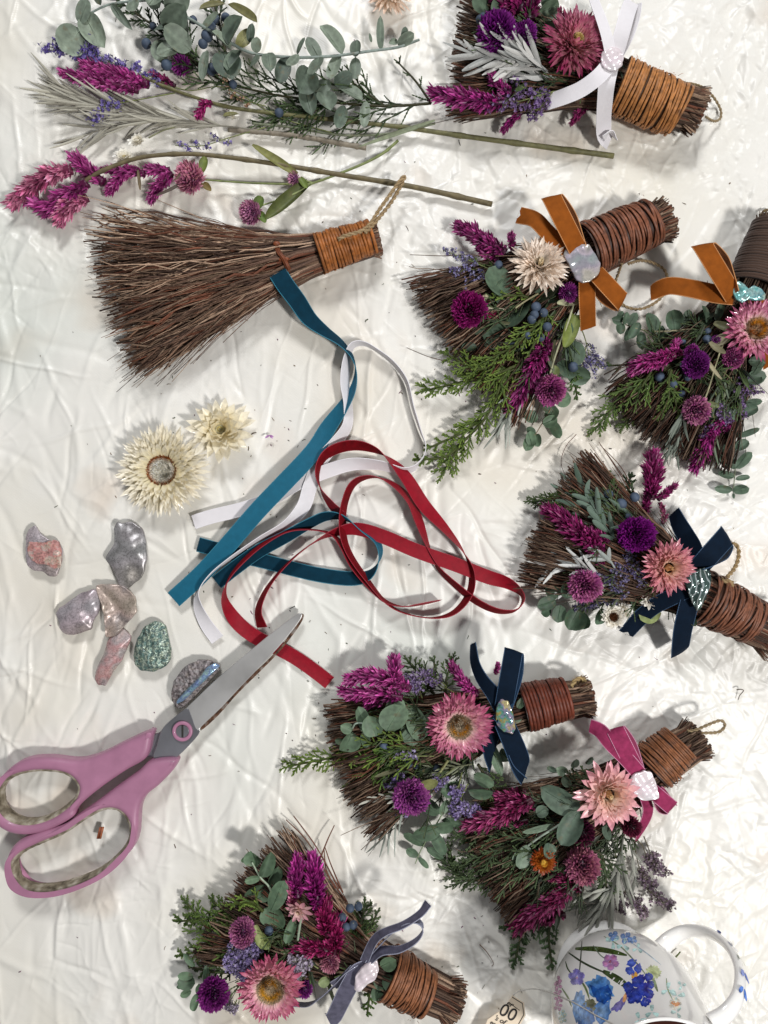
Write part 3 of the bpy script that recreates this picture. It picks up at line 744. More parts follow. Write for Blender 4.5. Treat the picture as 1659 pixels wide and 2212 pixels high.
def filler(parent, neck, c1, c2, n=110, f0=.05, f1=.72, z=(34, 66), cols=('#28361f', '#4a5c34', '#39442c', '#6a7258', '#5a5a3a', '#2c3a2c'), length=70, u0=0.05, u1=.95):
    """the many small dark stems, scale cords and narrow leaves packed under the flowers"""
    b, e1, e2 = K(*neck, 40), K(*c1, 40), K(*c2, 40)
    pal = np.array([hx(c) for c in cols]); u = rng.uniform(u0, u1, n)[:, None]; f = rng.uniform(f0, f1, n)[:, None]
    e = e1 * (1 - u) + e2 * u; p = b * (1 - f) + e * f; out = nrm(e - b); p[:, 2] = rng.uniform(*z, n)
    d = nrm(out + .55 * rng.normal(size=(n, 3)) * np.array([1, 1, .35])); c = pal[rng.integers(0, len(pal), n)]
    mb = MB(); L = length * rng.uniform(.4, 1.1, n); k = n // 2
    cord(mb, p[:k], d[:k], L[:k], rng.uniform(1.2, 2.3, k), hx(cols[0]), hx(cols[1]))
    # side cords
    q = p[:k] + d[:k] * L[:k, None] * .45
    for sg in (-1, 1): cord(mb, q, nrm(d[:k] + sg * nrm(np.cross(d[:k], [0, 0, 1.0])) * .6), L[:k] * .5, np.full(k, 1.6), hx(cols[0]), hx(cols[1]))
    blades(mb, p[k:], d[k:], nrm(np.array([0, 0, 1.0]) + .6 * rdir(n - k)), L[k:] * .7, rng.uniform(4, 11, n - k), c[k:] * .7, c[k:], prof_narrow, bend=rng.normal(0, .2, n - k), cup=.2, nt=6, ns=5)
    Q = np.stack([p, p + d * L[:, None] * .6, p + d * L[:, None] * 1.1 + rng.normal(0, 3, (n, 3))], 1); Q[..., 2] = np.maximum(Q[..., 2], 4)
    tubes(mb, Q, np.array([.9, .8, .5])[None], 4, c * .8)
    return mb.build('mixed_foliage', M_leaf, parent)
# ---------------------------------------------------------------- the cloth
def vnoise(x, y, seed):
    r = np.random.default_rng(seed); G = r.uniform(-1, 1, (64, 64))
    xi = np.floor(x).astype(int); yi = np.floor(y).astype(int); fx = x - xi; fy = y - yi
    fx = fx*fx*fx*(fx*(fx*6-15)+10); fy = fy*fy*fy*(fy*(fy*6-15)+10)
    g = lambda i, j: G[i % 64, j % 64]
    return (g(xi, yi)*(1-fx)+g(xi+1, yi)*fx)*(1-fy)+(g(xi, yi+1)*(1-fx)+g(xi+1, yi+1)*fx)*fy
NX, NY = 900, 1180
gx = np.linspace(-1080, 1080, NX); gy = np.linspace(-1400, 1400, NY)
GX, GY = np.meshgrid(gx, gy)
def crumple(X, Y):
    return np.clip(0.30 + 0.55 * vnoise(X/300+3, Y/300+7, 5) + 0.40 * np.clip((X-150)/650, -0.6, 1) + 0.25 * np.clip((-Y-500)/500, 0, 1) + 0.3*np.clip((Y-600)/400, 0, 1)*(X > -100), 0.08, 1.0)
def make_cloth():
    r = np.random.default_rng(21); X, Y = GX, GY
    wx = X + 60 * vnoise(X/210, Y/210, 1); wy = Y + 60 * vnoise(X/210+9, Y/210+4, 2)
    h = 4.0 * vnoise(wx/250, wy/250, 3) + 3.0 * vnoise(wx/110, wy/80, 4)
    cr = crumple(X, Y)
    def ridge(a, b, s): n = vnoise(a/s, b/s, int(s)); return 1 - np.abs(n) * 2.2
    c = 0
    for ang, s, amp in ((0.4, 95, 1.2), (1.3, 60, 1.0), (2.3, 38, .75), (.9, 24, .5), (2.9, 15, .28), (1.9, 9, .14)):
        a = wx*math.cos(ang)+wy*math.sin(ang); b = (-wx*math.sin(ang)+wy*math.cos(ang))*0.62
        c = c + amp * np.clip(ridge(a, b, s), -1.2, 1)
    h = h + 2.9 * cr * c
    def fold(x0, y0, a, L, wd, am, sharp, bend):
        e = L + wd * 4; i0, i1 = np.searchsorted(gx, (x0-e, x0+e)); j0, j1 = np.searchsorted(gy, (y0-e, y0+e))
        if i1 <= i0 or j1 <= j0: return
        x = X[j0:j1, i0:i1] - x0; y = Y[j0:j1, i0:i1] - y0
        u = x*math.cos(a)+y*math.sin(a); v = -x*math.sin(a)+y*math.cos(a) + bend*np.sin(u/L*2.2) + 2.5*np.sin(u/23+x0)
        t = np.clip(1-(u/L)**2, 0, 1)**1.5
        p = np.exp(-np.abs(v)/wd) if sharp else np.exp(-(v/wd)**2)
        h[j0:j1, i0:i1] += am * t * p
    def local(x0, y0): return float(crumple(np.array([x0]), np.array([y0]))[0])
    for k in range(1500):          # soft folds
        x0, y0 = r.uniform(-1050, 1050), r.uniform(-1380, 1380); k_ = local(x0, y0)
        th = 1.65 - .95 * min(1, max(0, (x0 - 50) / 500)) * (1 if y0 < 300 else .3); a = r.normal(th, .32) if r.uniform() < .65 else r.uniform(0, 3.14)
        fold(x0, y0, a, r.uniform(40, 190), r.uniform(3.5, 11), r.uniform(1.0, 3.4) * r.choice([-1, 1]), False, r.uniform(-14, 14))
    for k in range(4800):          # crisp press creases, dense where the cloth is crumpled
        x0, y0 = r.uniform(-1050, 1050), r.uniform(-1380, 1380); k_ = local(x0, y0)
        if r.uniform() > k_ * 1.1 + .05: continue
        fold(x0, y0, r.uniform(0, 3.14), r.uniform(14, 70), r.uniform(2.2, 5.5), r.uniform(.7, 2.3) * (.5 + k_) * r.choice([-1, 1]), True, r.uniform(-9, 9))
    for k in range(60):            # long straight creases
        fold(r.uniform(-1000, 1000), r.uniform(-1350, 1350), r.normal(1.3, .5), r.uniform(120, 420), r.uniform(2.5, 6), r.uniform(.8, 2.0) * r.choice([-1, 1]), True, r.uniform(-30, 30))
    h = h - 7.5
    return np.where(h > 0, 2.5 * np.tanh(h / 2.5), np.where(h < -15, -15 + 4*np.tanh((h+15)/4), h))
GZ = make_cloth()
def cloth_height(x, y):
    i = np.clip(((x + 1080) / 2160 * (NX - 1)).astype(int), 0, NX - 1); j = np.clip(((y + 1400) / 2800 * (NY - 1)).astype(int), 0, NY - 1)
    return GZ[j, i]
mb = MB(); mb.add(np.stack([GX, GY, GZ], -1), grid_faces(1, NY, NX))
a = NT('cream_cloth')
no = a.noise(7, 4); no2 = a.noise(3.2, 3)
r_ = a.ramp(no, 'Fac', [(0.33, '#e2ddd0'), (0.5, '#e5e2da'), (0.66, '#eae7e0')])
# underlying print and blurred shadows put into the colour: beige and blue-green patches
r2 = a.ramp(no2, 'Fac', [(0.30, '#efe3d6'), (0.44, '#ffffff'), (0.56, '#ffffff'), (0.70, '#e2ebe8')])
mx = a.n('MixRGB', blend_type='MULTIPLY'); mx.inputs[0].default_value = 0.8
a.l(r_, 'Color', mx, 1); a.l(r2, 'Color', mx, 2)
n4 = a.noise(13, 2); r4 = a.ramp(n4, 'Fac', [(0.0, '#ffffff'), (0.60, '#ffffff'), (0.72, '#e2cbb6'), (1.0, '#d8bda4')])  # brown blotches: print showing through and soft shadow patches, both painted in
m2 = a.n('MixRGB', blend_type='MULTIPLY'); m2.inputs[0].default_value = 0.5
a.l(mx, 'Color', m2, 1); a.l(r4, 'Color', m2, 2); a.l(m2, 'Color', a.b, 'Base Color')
a.b.inputs['Roughness'].default_value = 0.36; a.b.inputs['Specular IOR Level'].default_value = 0.5
a.b.inputs['Sheen Weight'].default_value = 0.1
tc = a.n('TexCoord'); mp = a.n('Mapping'); mp.inputs['Rotation'].default_value = (0, 0, 1.15)
wv = a.n('TexWave'); wv.inputs['Scale'].default_value = 330; wv.inputs['Distortion'].default_value = 1.5; wv.inputs['Detail'].default_value = 2
a.l(tc, 'Object', mp, 'Vector'); a.l(mp, 'Vector', wv, 'Vector')
n3 = a.noise(38, 7); n3.noise_type = 'RIDGED_MULTIFRACTAL'; n3.inputs['Roughness'].default_value = .55; n3.inputs['Distortion'].default_value = .6
b1 = a.n('Bump'); b1.inputs['Strength'].default_value = 0.35; b1.inputs['Distance'].default_value = 0.00012; a.l(wv, 'Fac', b1, 'Height')
b2 = a.n('Bump'); b2.inputs['Strength'].default_value = 0.45; b2.inputs['Distance'].default_value = 0.0012; a.l(n3, 'Fac', b2, 'Height')
a.l(b1, 'Normal', b2, 'Normal'); a.l(b2, 'Normal', a.b, 'Normal')
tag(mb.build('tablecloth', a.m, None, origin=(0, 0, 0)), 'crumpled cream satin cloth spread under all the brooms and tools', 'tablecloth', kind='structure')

# ---------------------------------------------------------------- scissors
use('G3')
def simple(name, col, rough=.5, metal=0, spec=.5, coat=0, nscale=None, var=.1, bump=0, bdist=.0003, stretch=None, cols=None):
    a = NT(name); a.b.inputs['Base Color'].default_value = c4(col); a.b.inputs['Roughness'].default_value = rough
    a.b.inputs['Metallic'].default_value = metal; a.b.inputs['Specular IOR Level'].default_value = spec; a.b.inputs['Coat Weight'].default_value = coat
    if nscale:
        no = a.noise(nscale, 5, stretch=stretch); c = hx(col)
        a.ramp(no, 'Fac', cols or [(.3, c*(1-var)), (.7, c*(1+var))], 'Base Color')
        if bump: a.bump(no, 'Fac', bump, bdist)
    return a.m
M_plastic = simple('pink_plastic', '#a8748e', .42, nscale=90, var=.10, bump=.12, coat=.15)
M_lining = simple('grimy_lining', '#a89e8c', .8, nscale=160, cols=[(.30, '#4e4536'), (.48, '#8a7f6c'), (.7, '#c0b8a8')], bump=.7, bdist=.0008)
def steel(name, cols, rough):
    a = NT(name); no = a.noise(25, 4); st = a.noise(1, 4, stretch=(1, 1, 1))
    tc = a.n('TexCoord'); mp = a.n('Mapping'); mp.inputs['Rotation'].default_value = (0, 0, math.radians(-42)); mp.inputs['Scale'].default_value = (1400, 18, 1)
    a.l(tc, 'Object', mp, 'Vector'); a.l(mp, 'Vector', st, 'Vector')
    a.ramp(no, 'Fac', cols, 'Base Color'); a.b.inputs['Metallic'].default_value = .6; a.b.inputs['Roughness'].default_value = rough
    a.bump(st, 'Fac', .35, .00006); return a.m
M_steel = steel('brushed_steel', [(.3, '#a5a3a0'), (.5, '#c8c6c3'), (.7, '#dad8d5')], .34)
M_steeldark = steel('dull_steel', [(.3, '#6d6d70'), (.7, '#94949a')], .38)
M_rust = simple('rusty_edge', '#5c4232', .6, metal=.4, nscale=250, cols=[(.35, '#3a2a22'), (.5, '#6b4a34'), (.65, '#8a8078')])
sci = thing('scissors', 'large scissors with pink plastic handles, open steel blade lying over red ribbon', 'scissors', K(700, 850, 5))
up_out = [(770, 661), (772, 700), (742, 798), (640, 862), (540, 930), (450, 1000), (400, 1050), (385, 1090), (330, 1125), (240, 1165), (140, 1182), (50, 1166), (-20, 1110), (-40, 1040), (-20, 960), (40, 870), (130, 808), (250, 793), (380, 806), (450, 798), (530, 770), (640, 715)]
up_hole = [(12, 1010), (22, 945), (80, 893), (170, 868), (270, 866), (350, 884), (398, 935), (390, 990), (345, 1040), (270, 1090), (180, 1118), (95, 1112), (35, 1070)]
lo_out = [(768, 812), (892, 800), (884, 850), (810, 930), (745, 985), (712, 1050), (704, 1150), (685, 1235), (620, 1312), (520, 1400), (400, 1455), (255, 1486), (140, 1470), (75, 1405), (50, 1330), (62, 1268), (110, 1212), (200, 1170), (330, 1130), (400, 1085), (480, 1030), (600, 940), (700, 868)]
lo_hole = [(92, 1385), (88, 1320), (130, 1270), (210, 1228), (330, 1175), (430, 1108), (520, 1062), (590, 1062), (640, 1105), (655, 1180), (620, 1262), (530, 1348), (410, 1410), (290, 1446), (180, 1450), (115, 1425)]
for nm, o_, h_, zz in (('handle', up_out, up_hole, (6, 44)), ('handle', lo_out, lo_hole, (6, 46))):
    cc_ = np.mean(h_, 0); h_ = [tuple(cc_ + (np.array(p_) - cc_) * 1.04) for p_ in h_]
    hnd = plate(o_, [h_], zz[0], zz[1], 12, M_plastic, nm, sci, bevres=5)
    # grey rubber lining inside the finger hole
    zt = np.linspace(zz[0] + 1, zz[1] - 5, 7); hp = [K(x, y, (zz[0] + zz[1]) / 2) for x, y in h_]
    ring = crom(np.array(hp), 8, closed=True); c = ring.mean(0); mb = MB(); nR = len(ring)
    T = nrm(np.roll(ring, -1, 0) - np.roll(ring, 1, 0)); N = np.cross(T, [0, 0, 1.0]); N *= np.sign(np.sum(N * (c - ring), 1))[:, None]
    rows = []
    for z_ in zt:
        q = ring + N * (1.5 + 3.5 * math.sin(math.pi * (z_ - zt[0]) / (zt[-1] - zt[0])) + rng.normal(0, .35, (nR, 1))); q[:, 2] = z_; rows.append(q)
    q0 = ring - N * 3; q0[:, 2] = zt[-1] + .5; rows.append(q0)
    q0 = ring - N * 3; q0[:, 2] = zt[0]; rows.insert(0, q0)
    mb.add(np.array(rows), grid_faces(1, len(rows), nR, True)); mb.build('finger_hole_lining', M_lining, hnd)
b2_ = plate([(1012, 668), (1003, 640), (1200, 450), (1330, 330), (1420, 235), (1490, 130), (1514, 84), (1527, 96), (1500, 150), (1420, 255), (1330, 350), (1200, 478), (1100, 590)], [], 18, 22, .8, M_rust, 'lower_blade', sci, n=4)
b1_ = plate([(1520, 88), (1506, 79), (1480, 92), (1400, 152), (1300, 232), (1100, 400), (940, 552), (850, 622), (812, 668), (790, 740), (772, 806), (832, 812), (888, 803), (980, 712), (1008, 668), (1012, 650), (1110, 556), (1200, 460), (1330, 325), (1420, 228), (1500, 128)], [], 22, 28, 1.6, M_steel, 'upper_blade', sci, n=3)
plate([(768, 690), (800, 680), (822, 660), (790, 740), (776, 800), (742, 800)], [], 14, 20, .8, M_steeldark, 'tang', sci, corner=True)
plate([(772, 806), (790, 742), (812, 670), (850, 626), (935, 560), (960, 590), (985, 660), (1004, 672), (980, 712), (888, 803), (832, 812)], [], 27.5, 29.4, .6, M_steeldark, 'pivot_plate', sci, n=3)
circ = lambda x, y, r, n=20: [(x + r*math.cos(i*2*math.pi/n), y + r*math.sin(i*2*math.pi/n)) for i in range(n)]
plate(circ(917, 673, 51), [circ(917, 673, 33)], 29, 36, 2.5, M_plastic, 'washer', sci)
scr = plate(circ(917, 673, 33), [], 29, 33, 1, M_steeldark, 'screw', sci)
plate([(912, 642), (922, 642), (922, 704), (912, 704)], [], 32.6, 33.4, .2, simple('slot_dark', '#26221f', .7), 'screw_slot', scr, corner=True)
# offcut of cane lying in the lower finger hole
use('G3')
mb = MB()
for k, dx in enumerate((-7, 0, 7)):
    tubes(mb, np.array([K(512+dx, 1155, 9), K(505+dx, 1180, 9), K(497+dx, 1212, 9)]), 2.2, 8, hx(['#8a4a2c', '#6a3520', '#9a5a38'][k]))
tag(mb.build('cane_offcut', M_cane), 'short reddish cane offcut lying inside the lower pink finger hole', 'offcut')

# ---------------------------------------------------------------- shells lying on the cloth
M_sh = {
 'pink': shell_mat('pink_shell', ['#8f8078', '#b08078', '#c99088', '#b9ada0', '#d8a8a0'], 260, .4, .05, .6, pale=1.2),
 'grey': shell_mat('grey_shell', ['#5f5d5a', '#83807e', '#9c9997', '#777573', '#b9b4b0'], 45, .36, .3, .15, pale=1.4),
 'mauve': shell_mat('mauve_shell', ['#7f7a7a', '#a39a9c', '#b5a9aa', '#958c8e', '#bfb2b2'], 50, .36, .25, .15, pale=1.35),
 'gold': shell_mat('golden_shell', ['#7d746c', '#a89888', '#bfad9f', '#8f8784', '#cbbdb4'], 40, .36, .25, .15, pale=1.3),
 'rose': shell_mat('rose_shell', ['#8d837e', '#b0a29e', '#bb908c', '#aba29e', '#c9aaa4'], 60, .4, .1, .2, pale=1.25),
 'green': shell_mat('green_shell', ['#2b3330', '#6d8a80', '#4a5f5a', '#a9b8a4', '#3f5c54', '#8f9a98'], 420, .3, .3, 1.0, .0010, pale=1.5),
 'pitted': shell_mat('pitted_shell', ['#332f30', '#6d6664', '#8d8684', '#a29a98'], 520, .5, .1, 1.0, .0012, pale=1.5),
 'blue': shell_mat('blue_shell', ['#7fb5d0', '#a9d6e0', '#8fa8d8', '#b9e0dc', '#d6d0e8'], 160, .15, .35, .2, film=430),
 'opal': shell_mat('opal_shell', ['#8c8c8e', '#bdbbbd', '#adb0b2', '#d0cccc', '#9a9c9e'], 110, .2, .35, .35, ir=('#c8e8e0', '#e8d0ec', '#f0e8c8'), crack=.15),
 'rainbow': shell_mat('rainbow_shell', ['#8f8e70', '#c8b060', '#66b8a4', '#b8a8c8', '#d8cc90', '#c8c8c0'], 170, .12, .35, .4, film=480),
 'veined': shell_mat('veined_shell', ['#3f5550', '#dfe5e2', '#7f9a92', '#eef0ee', '#a8c0bc', '#59706a'], 90, .14, .35, .5, wave=45),
 'pearl': shell_mat('pearl_shell', ['#cfc4c6', '#e8dfe2', '#f0e8e8', '#dcd2d6'], 60, .22, .1, .1, ir=('#f4f0ec', '#ecdfe8', '#e6ecee'), crack=.08),
 'aqua': shell_mat('aqua_shell', ['#4fa0a0', '#8fd4d0', '#b8e0d8', '#7fc0c8', '#d8ecd8'], 160, .2, .3, .6, film=380),
}
use('G2')
GS = 'shell pieces lying beside the scissors'
def loose_shell(pts, mat, label, z=9, th=8, **kw):
    return tag(shell(pts, z, th, M_sh[mat], None, 'shell_piece', **kw), label, 'shell', GS)
loose_shell([(135, 190), (150, 140), (185, 125), (215, 165), (260, 195), (305, 200), (325, 245), (322, 320), (300, 375), (260, 388), (225, 362), (170, 352), (140, 310)], 'mauve', 'pinkish shell piece with rough rosy patch, alone at the left edge', dome=.12)
o = shell([(150, 205), (230, 208), (280, 195), (312, 205), (322, 260), (318, 335), (285, 350), (240, 325), (195, 322), (155, 290), (142, 245)], 14, 5, M_sh['pink'], bpy.data.objects['shell_piece'], 'rosy_crust', dome=.10, rough=1.6)
loose_shell([(600, 130), (625, 96), (660, 108), (700, 100), (745, 135), (765, 200), (770, 300), (745, 390), (690, 440), (660, 455), (630, 440), (605, 370), (560, 300), (565, 270), (590, 235), (605, 190)], 'grey', 'long dark grey wavy shell piece, topmost of the loose ones', z=12, th=10, rough=3.2, dome=.2)
loose_shell([(300, 570), (390, 500), (480, 455), (515, 475), (525, 540), (515, 590), (490, 620), (480, 660), (430, 685), (345, 695), (318, 660), (303, 610)], 'mauve', 'pale mauve shell piece with a folded upper edge, left of the tan one', z=11, th=9, rough=2.5)
loose_shell([(510, 440), (560, 428), (640, 440), (690, 470), (718, 520), (715, 580), (680, 625), (620, 690), (585, 712), (555, 700), (550, 620), (535, 540), (515, 480)], 'gold', 'tan and grey hollow shell piece touching three neighbours', z=16, th=10, rough=4, dome=-.18)
loose_shell([(645, 668), (685, 700), (680, 740), (640, 830), (590, 900), (555, 962), (520, 965), (500, 930), (510, 870), (545, 800), (570, 720), (600, 690)], 'rose', 'slim pink and grey shell sliver below the tan shell piece', z=9, th=8)
loose_shell([(820, 625), (870, 650), (885, 710), (900, 780), (890, 840), (850, 875), (790, 890), (740, 885), (712, 840), (705, 780), (730, 710), (765, 650)], 'green', 'glittering green grey shell piece with a ribbed surface', z=12, th=10, rough=2.2)
hm = loose_shell([(1040, 835), (1100, 835), (1150, 850), (1157, 880), (1110, 930), (1050, 1000), (985, 1065), (950, 1088), (920, 1070), (905, 1000), (920, 940), (970, 870)], 'pitted', 'half moon shell piece with pitted back, leaning on the scissor blade', z=18, th=16, rough=1.6, dome=.3)
shell([(1135, 848), (1155, 866), (1095, 925), (1030, 985), (975, 1040), (935, 1060), (935, 1040), (985, 985), (1045, 925), (1090, 870)], 27, 5, M_sh['blue'], hm, 'blue_band', dome=.5, rough=.4)

# ---------------------------------------------------------------- loose flower heads
CREAM = dict(tip='#f0e9d8', mid='#f4eddc', inner='#f0e4b8', eye='#9a5a28', eye2='#ece6d6', rc=0.25, rim=True)
CREAM2 = dict(tip='#f2ead6', mid='#f2ead4', inner='#f0e2b4', eye='#e0cc80', eye2='#f0e8c8', rc=0.12)
use('G1')
o = strawflower(253, 342, 178, 16, None, CREAM, (0.02, 0.02), 7, 44, .125, name='strawflower_head', open_=.9, eyeh=.06)
tag(o, 'large cream strawflower head with a brown rimmed eye', 'flower head')
o = strawflower(462, 196, 128, 16, None, CREAM2, (0.05, .12), 4, 14, .30, eye=True, name='strawflower_head', open_=1.0, eyeh=.12)
tag(o, 'small cream strawflower head with few broad pointed petals', 'flower head')
use('F1')
BLUSH = dict(tip='#ecd0bd', mid='#f0dcc8', inner='#f4e8d0', eye='#c8b890', eye2='#efe2c4', rc=.15)
o = strawflower(1468, -22, 100, 20, None, BLUSH, (0, .1), 6, 26, .15, name='strawflower_head')
tag(o, 'peach cream strawflower head cut off by the top edge', 'flower head')

# ---------------------------------------------------------------- loose ribbons
use('P')
def loose(name_mats, pts, width, label, **kw):
    mb = MB(); ribbon(mb, pts, width, 'abs', **kw)
    return tag(mb.build('velvet_ribbon', name_mats), label, 'ribbon')
loose(R_teal, [(600, 590, 62, 5), (618, 618, 60, 5), (642, 650, 45, 10), (668, 688, 26, 25), (700, 715, 20, 45), (735, 740, 19, 62), (760, 770, 18, 78), (768, 805, 18, 98), (760, 845, 18, 118), (738, 882, 16, 138), (708, 925, 14, 160), (684, 965, 17, 170), (655, 1000, 22, 178), (612, 1045, 24, 180), (555, 1105, 25, 180), (490, 1180, 22, 180), (435, 1240, 13, 180), (375, 1295, 8, 180)], 37, 'long teal ribbon running from the bare broom down to the shells')
loose(R_teal, [(428, 1176, 5, 0), (480, 1190, 6, 0), (580, 1215, 6, 0), (680, 1240, 6, 2), (760, 1250, 10, 20), (800, 1240, 17, 60), (821, 1205, 18, 100), (815, 1170, 18, 112), (780, 1143, 18, 100), (740, 1118, 18, 70), (705, 1115, 18, 52), (670, 1130, 17, 48), (620, 1158, 14, 35), (560, 1190, 12, 20), (510, 1225, 11, 10), (468, 1258, 10, 0)], 30, 'short teal velvet ribbon looped under the red ribbon')
loose(R_white, [(418, 1128, 5, 180), (460, 1115, 6, 180), (530, 1098, 8, 180), (590, 1075, 8, 180), (640, 1045, 8, 175), (700, 1020, 9, 165), (760, 1003, 12, 150), (820, 1005, 14, 128), (872, 1018, 14, 118), (905, 1003, 14, 104), (921, 970, 14, 97), (908, 930, 14, 88), (892, 880, 14, 84), (878, 825, 14, 82), (850, 785, 14, 84), (815, 757, 14, 88), (785, 742, 14, 84), (760, 748, 14, 74), (748, 785, 13, 60), (745, 830, 13, 55), (752, 875, 14, 55), (750, 920, 13, 50), (722, 960, 12, 40), (690, 1000, 10, 15), (670, 1050, 8, 10), (655, 1095, 9, 20), (620, 1132, 12, 55), (560, 1165, 14, 75), (500, 1205, 14, 82), (455, 1240, 14, 92), (428, 1275, 14, 110), (428, 1310, 12, 140), (445, 1348, 8, 165), (470, 1382, 5, 178)], 29, 'long white ribbon winding behind the teal and red ribbons')
loose(R_red, [(712, 1475, 6, 180), (680, 1450, 8, 180), (640, 1422, 8, 180), (600, 1400, 8, 180), (555, 1378, 8, 178), (520, 1352, 9, 165), (495, 1320, 13, 130), (484, 1285, 15, 95), (497, 1245, 17, 75), (530, 1205, 17, 65), (570, 1172, 18, 66), (620, 1147, 18, 78), (670, 1144, 18, 88), (715, 1153, 18, 84), (740, 1180, 17, 72), (762, 1220, 17, 66), (795, 1262, 17, 72), (830, 1297, 16, 82), (870, 1310, 15, 96), (910, 1305, 14, 104), (950, 1297, 12, 100)], 29, 'red ribbon passing under the scissor blade, its end lying flat')
loose(R_red, [(566, 1355, 8, 35), (558, 1320, 12, 55), (572, 1280, 15, 68), (600, 1240, 17, 78), (640, 1200, 17, 84), (690, 1165, 21, 96), (735, 1147, 24, 130), (775, 1143, 24, 156), (830, 1160, 22, 172), (900, 1190, 24, 176), (980, 1218, 20, 176), (1050, 1245, 14, 172), (1100, 1262, 17, 140), (1130, 1290, 18, 95), (1115, 1318, 18, 74), (1075, 1320, 18, 64), (1030, 1300, 18, 62), (985, 1265, 16, 66), (945, 1225, 14, 78), (925, 1180, 14, 105), (905, 1125, 20, 128), (885, 1080, 22, 122), (848, 1045, 22, 108), (805, 1030, 20, 84), (765, 1043, 19, 66), (745, 1085, 20, 66), (740, 1140, 26, 64), (752, 1190, 24, 70), (790, 1248, 24, 76), (845, 1310, 20, 88), (915, 1334, 18, 97), (975, 1326, 18, 82), (1013, 1285, 18, 70), (1019, 1235, 18, 74), (1000, 1190, 22, 98), (960, 1140, 20, 128), (915, 1090, 26, 156), (880, 1035, 26, 150), (850, 1000, 22, 120), (810, 972, 20, 70), (760, 962, 18, 48), (710, 978, 17, 52), (687, 1015, 18, 72), (692, 1055, 18, 96), (715, 1090, 19, 122), (737, 1112, 16, 130)], 29, 'tangled red velvet ribbon looping over itself in the middle')

# ---------------------------------------------------------------- mug with painted flowers
use('P')
MC = K(1305, 2090, 0)[:2]
prof = np.array([(0, 2), (90, 2), (103, 4), (106, 10), (101, 20), (98, 30), (114, 54), (133, 90), (145, 135), (146, 175), (140, 225), (131, 280), (128, 320), (129, 343), (130, 348), (126, 350), (124, 345), (124, 320), (128, 280), (138, 225), (141, 175), (140, 135), (127, 92), (105, 56), (80, 38), (0, 32)], float)
pr = crom(prof, 4); pr[:, 0] = np.maximum(pr[:, 0], 0); m_ = 96; an = np.arange(m_) * 2 * math.pi / m_
V = np.stack([MC[0] + pr[:, None, 0] * np.cos(an), MC[1] + pr[:, None, 0] * np.sin(an), np.repeat(pr[:, 1:2], m_, 1)], -1)
M_china = simple('white_china', '#f0eeea', .12, coat=.6)
M_tea = simple('tea', '#3a1608', .05, coat=.3)
mug = thing('mug', 'white china mug painted with blue irises and poppies', 'mug', (MC[0], MC[1], 2))
mb = MB(); mb.add(V, grid_faces(1, len(pr), m_, True)); body = mb.build('body', M_china, mug)
mb = MB(); rr = np.linspace(0.1, 127, 8)
Vt = np.stack([MC[0] + rr[:, None] * np.cos(an), MC[1] + rr[:, None] * np.sin(an), np.full((8, m_), 296.0)], -1)
mb.add(Vt, grid_faces(1, 8, m_, True)); mb.build('tea', M_tea, mug)
ha = math.radians(36); hd = np.array([math.cos(ha), math.sin(ha), 0])
hp = np.array([(112, 64), (150, 50), (192, 60), (226, 104), (238, 165), (228, 225), (200, 268), (168, 286), (132, 288)], float)
hp = crom(hp, 8); Pp = np.array([MC[0], MC[1], 0]) + hp[:, :1] * hd + np.array([0, 0, 1.0]) * hp[:, 1:]
hr = np.interp(np.linspace(0, 1, len(hp)), [0, .08, .25, .5, .75, .93, 1], [24, 19, 15, 14, 14, 17, 20])
mb = MB(); tubes(mb, Pp[None], hr[None], 20, (1, 1, 1), ref=np.cross(hd, [0, 0, 1.0]), flat=1.0)
# flatten the section in the plane of the loop
Vh = mb.V[0].copy(); nrep = len(hp) + 2; Vr = Vh.reshape(nrep, 20, 3); cen = np.concatenate([Pp[:1], Pp, Pp[-1:]]); q = Vr - cen[:, None]
side = np.cross(hd, [0, 0, 1.0]); qs = (q @ side)[..., None] * side; q = qs * 1.0 + (q - qs) * .58
mb.V[0] = (cen[:, None] + q).reshape(-1, 3); handle = mb.build('handle', M_china, mug)
# painted decoration: thin enamel patches fired onto the china
Zs = np.linspace(345, 30, 500); outer = pr[:np.argmax(pr[:, 1]) + 1]; Rz = np.interp(Zs, outer[:, 1], outer[:, 0])
def on_mug(x, y, lift=.5):
    g = K(x, y, 0); p = np.stack([g[0]*(H-Zs)/H, g[1]*(H-Zs)/H], 1); d = np.linalg.norm(p - MC, axis=1)
    hit = np.where(d <= Rz + lift)[0]
    if len(hit) == 0: return None
    i = hit[0]; return np.array([p[i, 0], p[i, 1], Zs[i]])
def on_handle_flat(x, y): return None
M_paint = attr_mat('enamel_paint', .15, .55, 330, spec=.5, bump=0, coat=.5)
pmb = MB()
def patch(poly, col, col2=None):
    """fill a small outline with a fan of rings laid on the china"""
    P = crom(np.array([(a_, b_, 0.) for a_, b_ in poly]), 4, closed=True)[:, :2]; c = P.mean(0); n = len(P)
    P = c + (P - c) * (1 + rng.normal(0, .07, (n, 1)))
    rings = []; cols = []; col2 = col2 or col
    lift = 0.5 + 0.04 * (pmb.n % 11)
    P = c + (P - c) * (1 + .10 * np.sin(np.arange(n) * 2.3 + c[0]))[:, None]
    for s_ in (1, .75, .5, .25, .02):
        row = []
        for p in P:
            q = c + (p - c) * s_; h = on_mug(q[0], q[1], lift)
            if h is None: return
            row.append(h)
        rings.append(row); cols.append([hx(col) * s_ + hx(col2) * (1 - s_)] * n)
    pmb.add(np.array(rings), grid_faces(1, 5, n, True), np.array(cols).reshape(-1, 3))
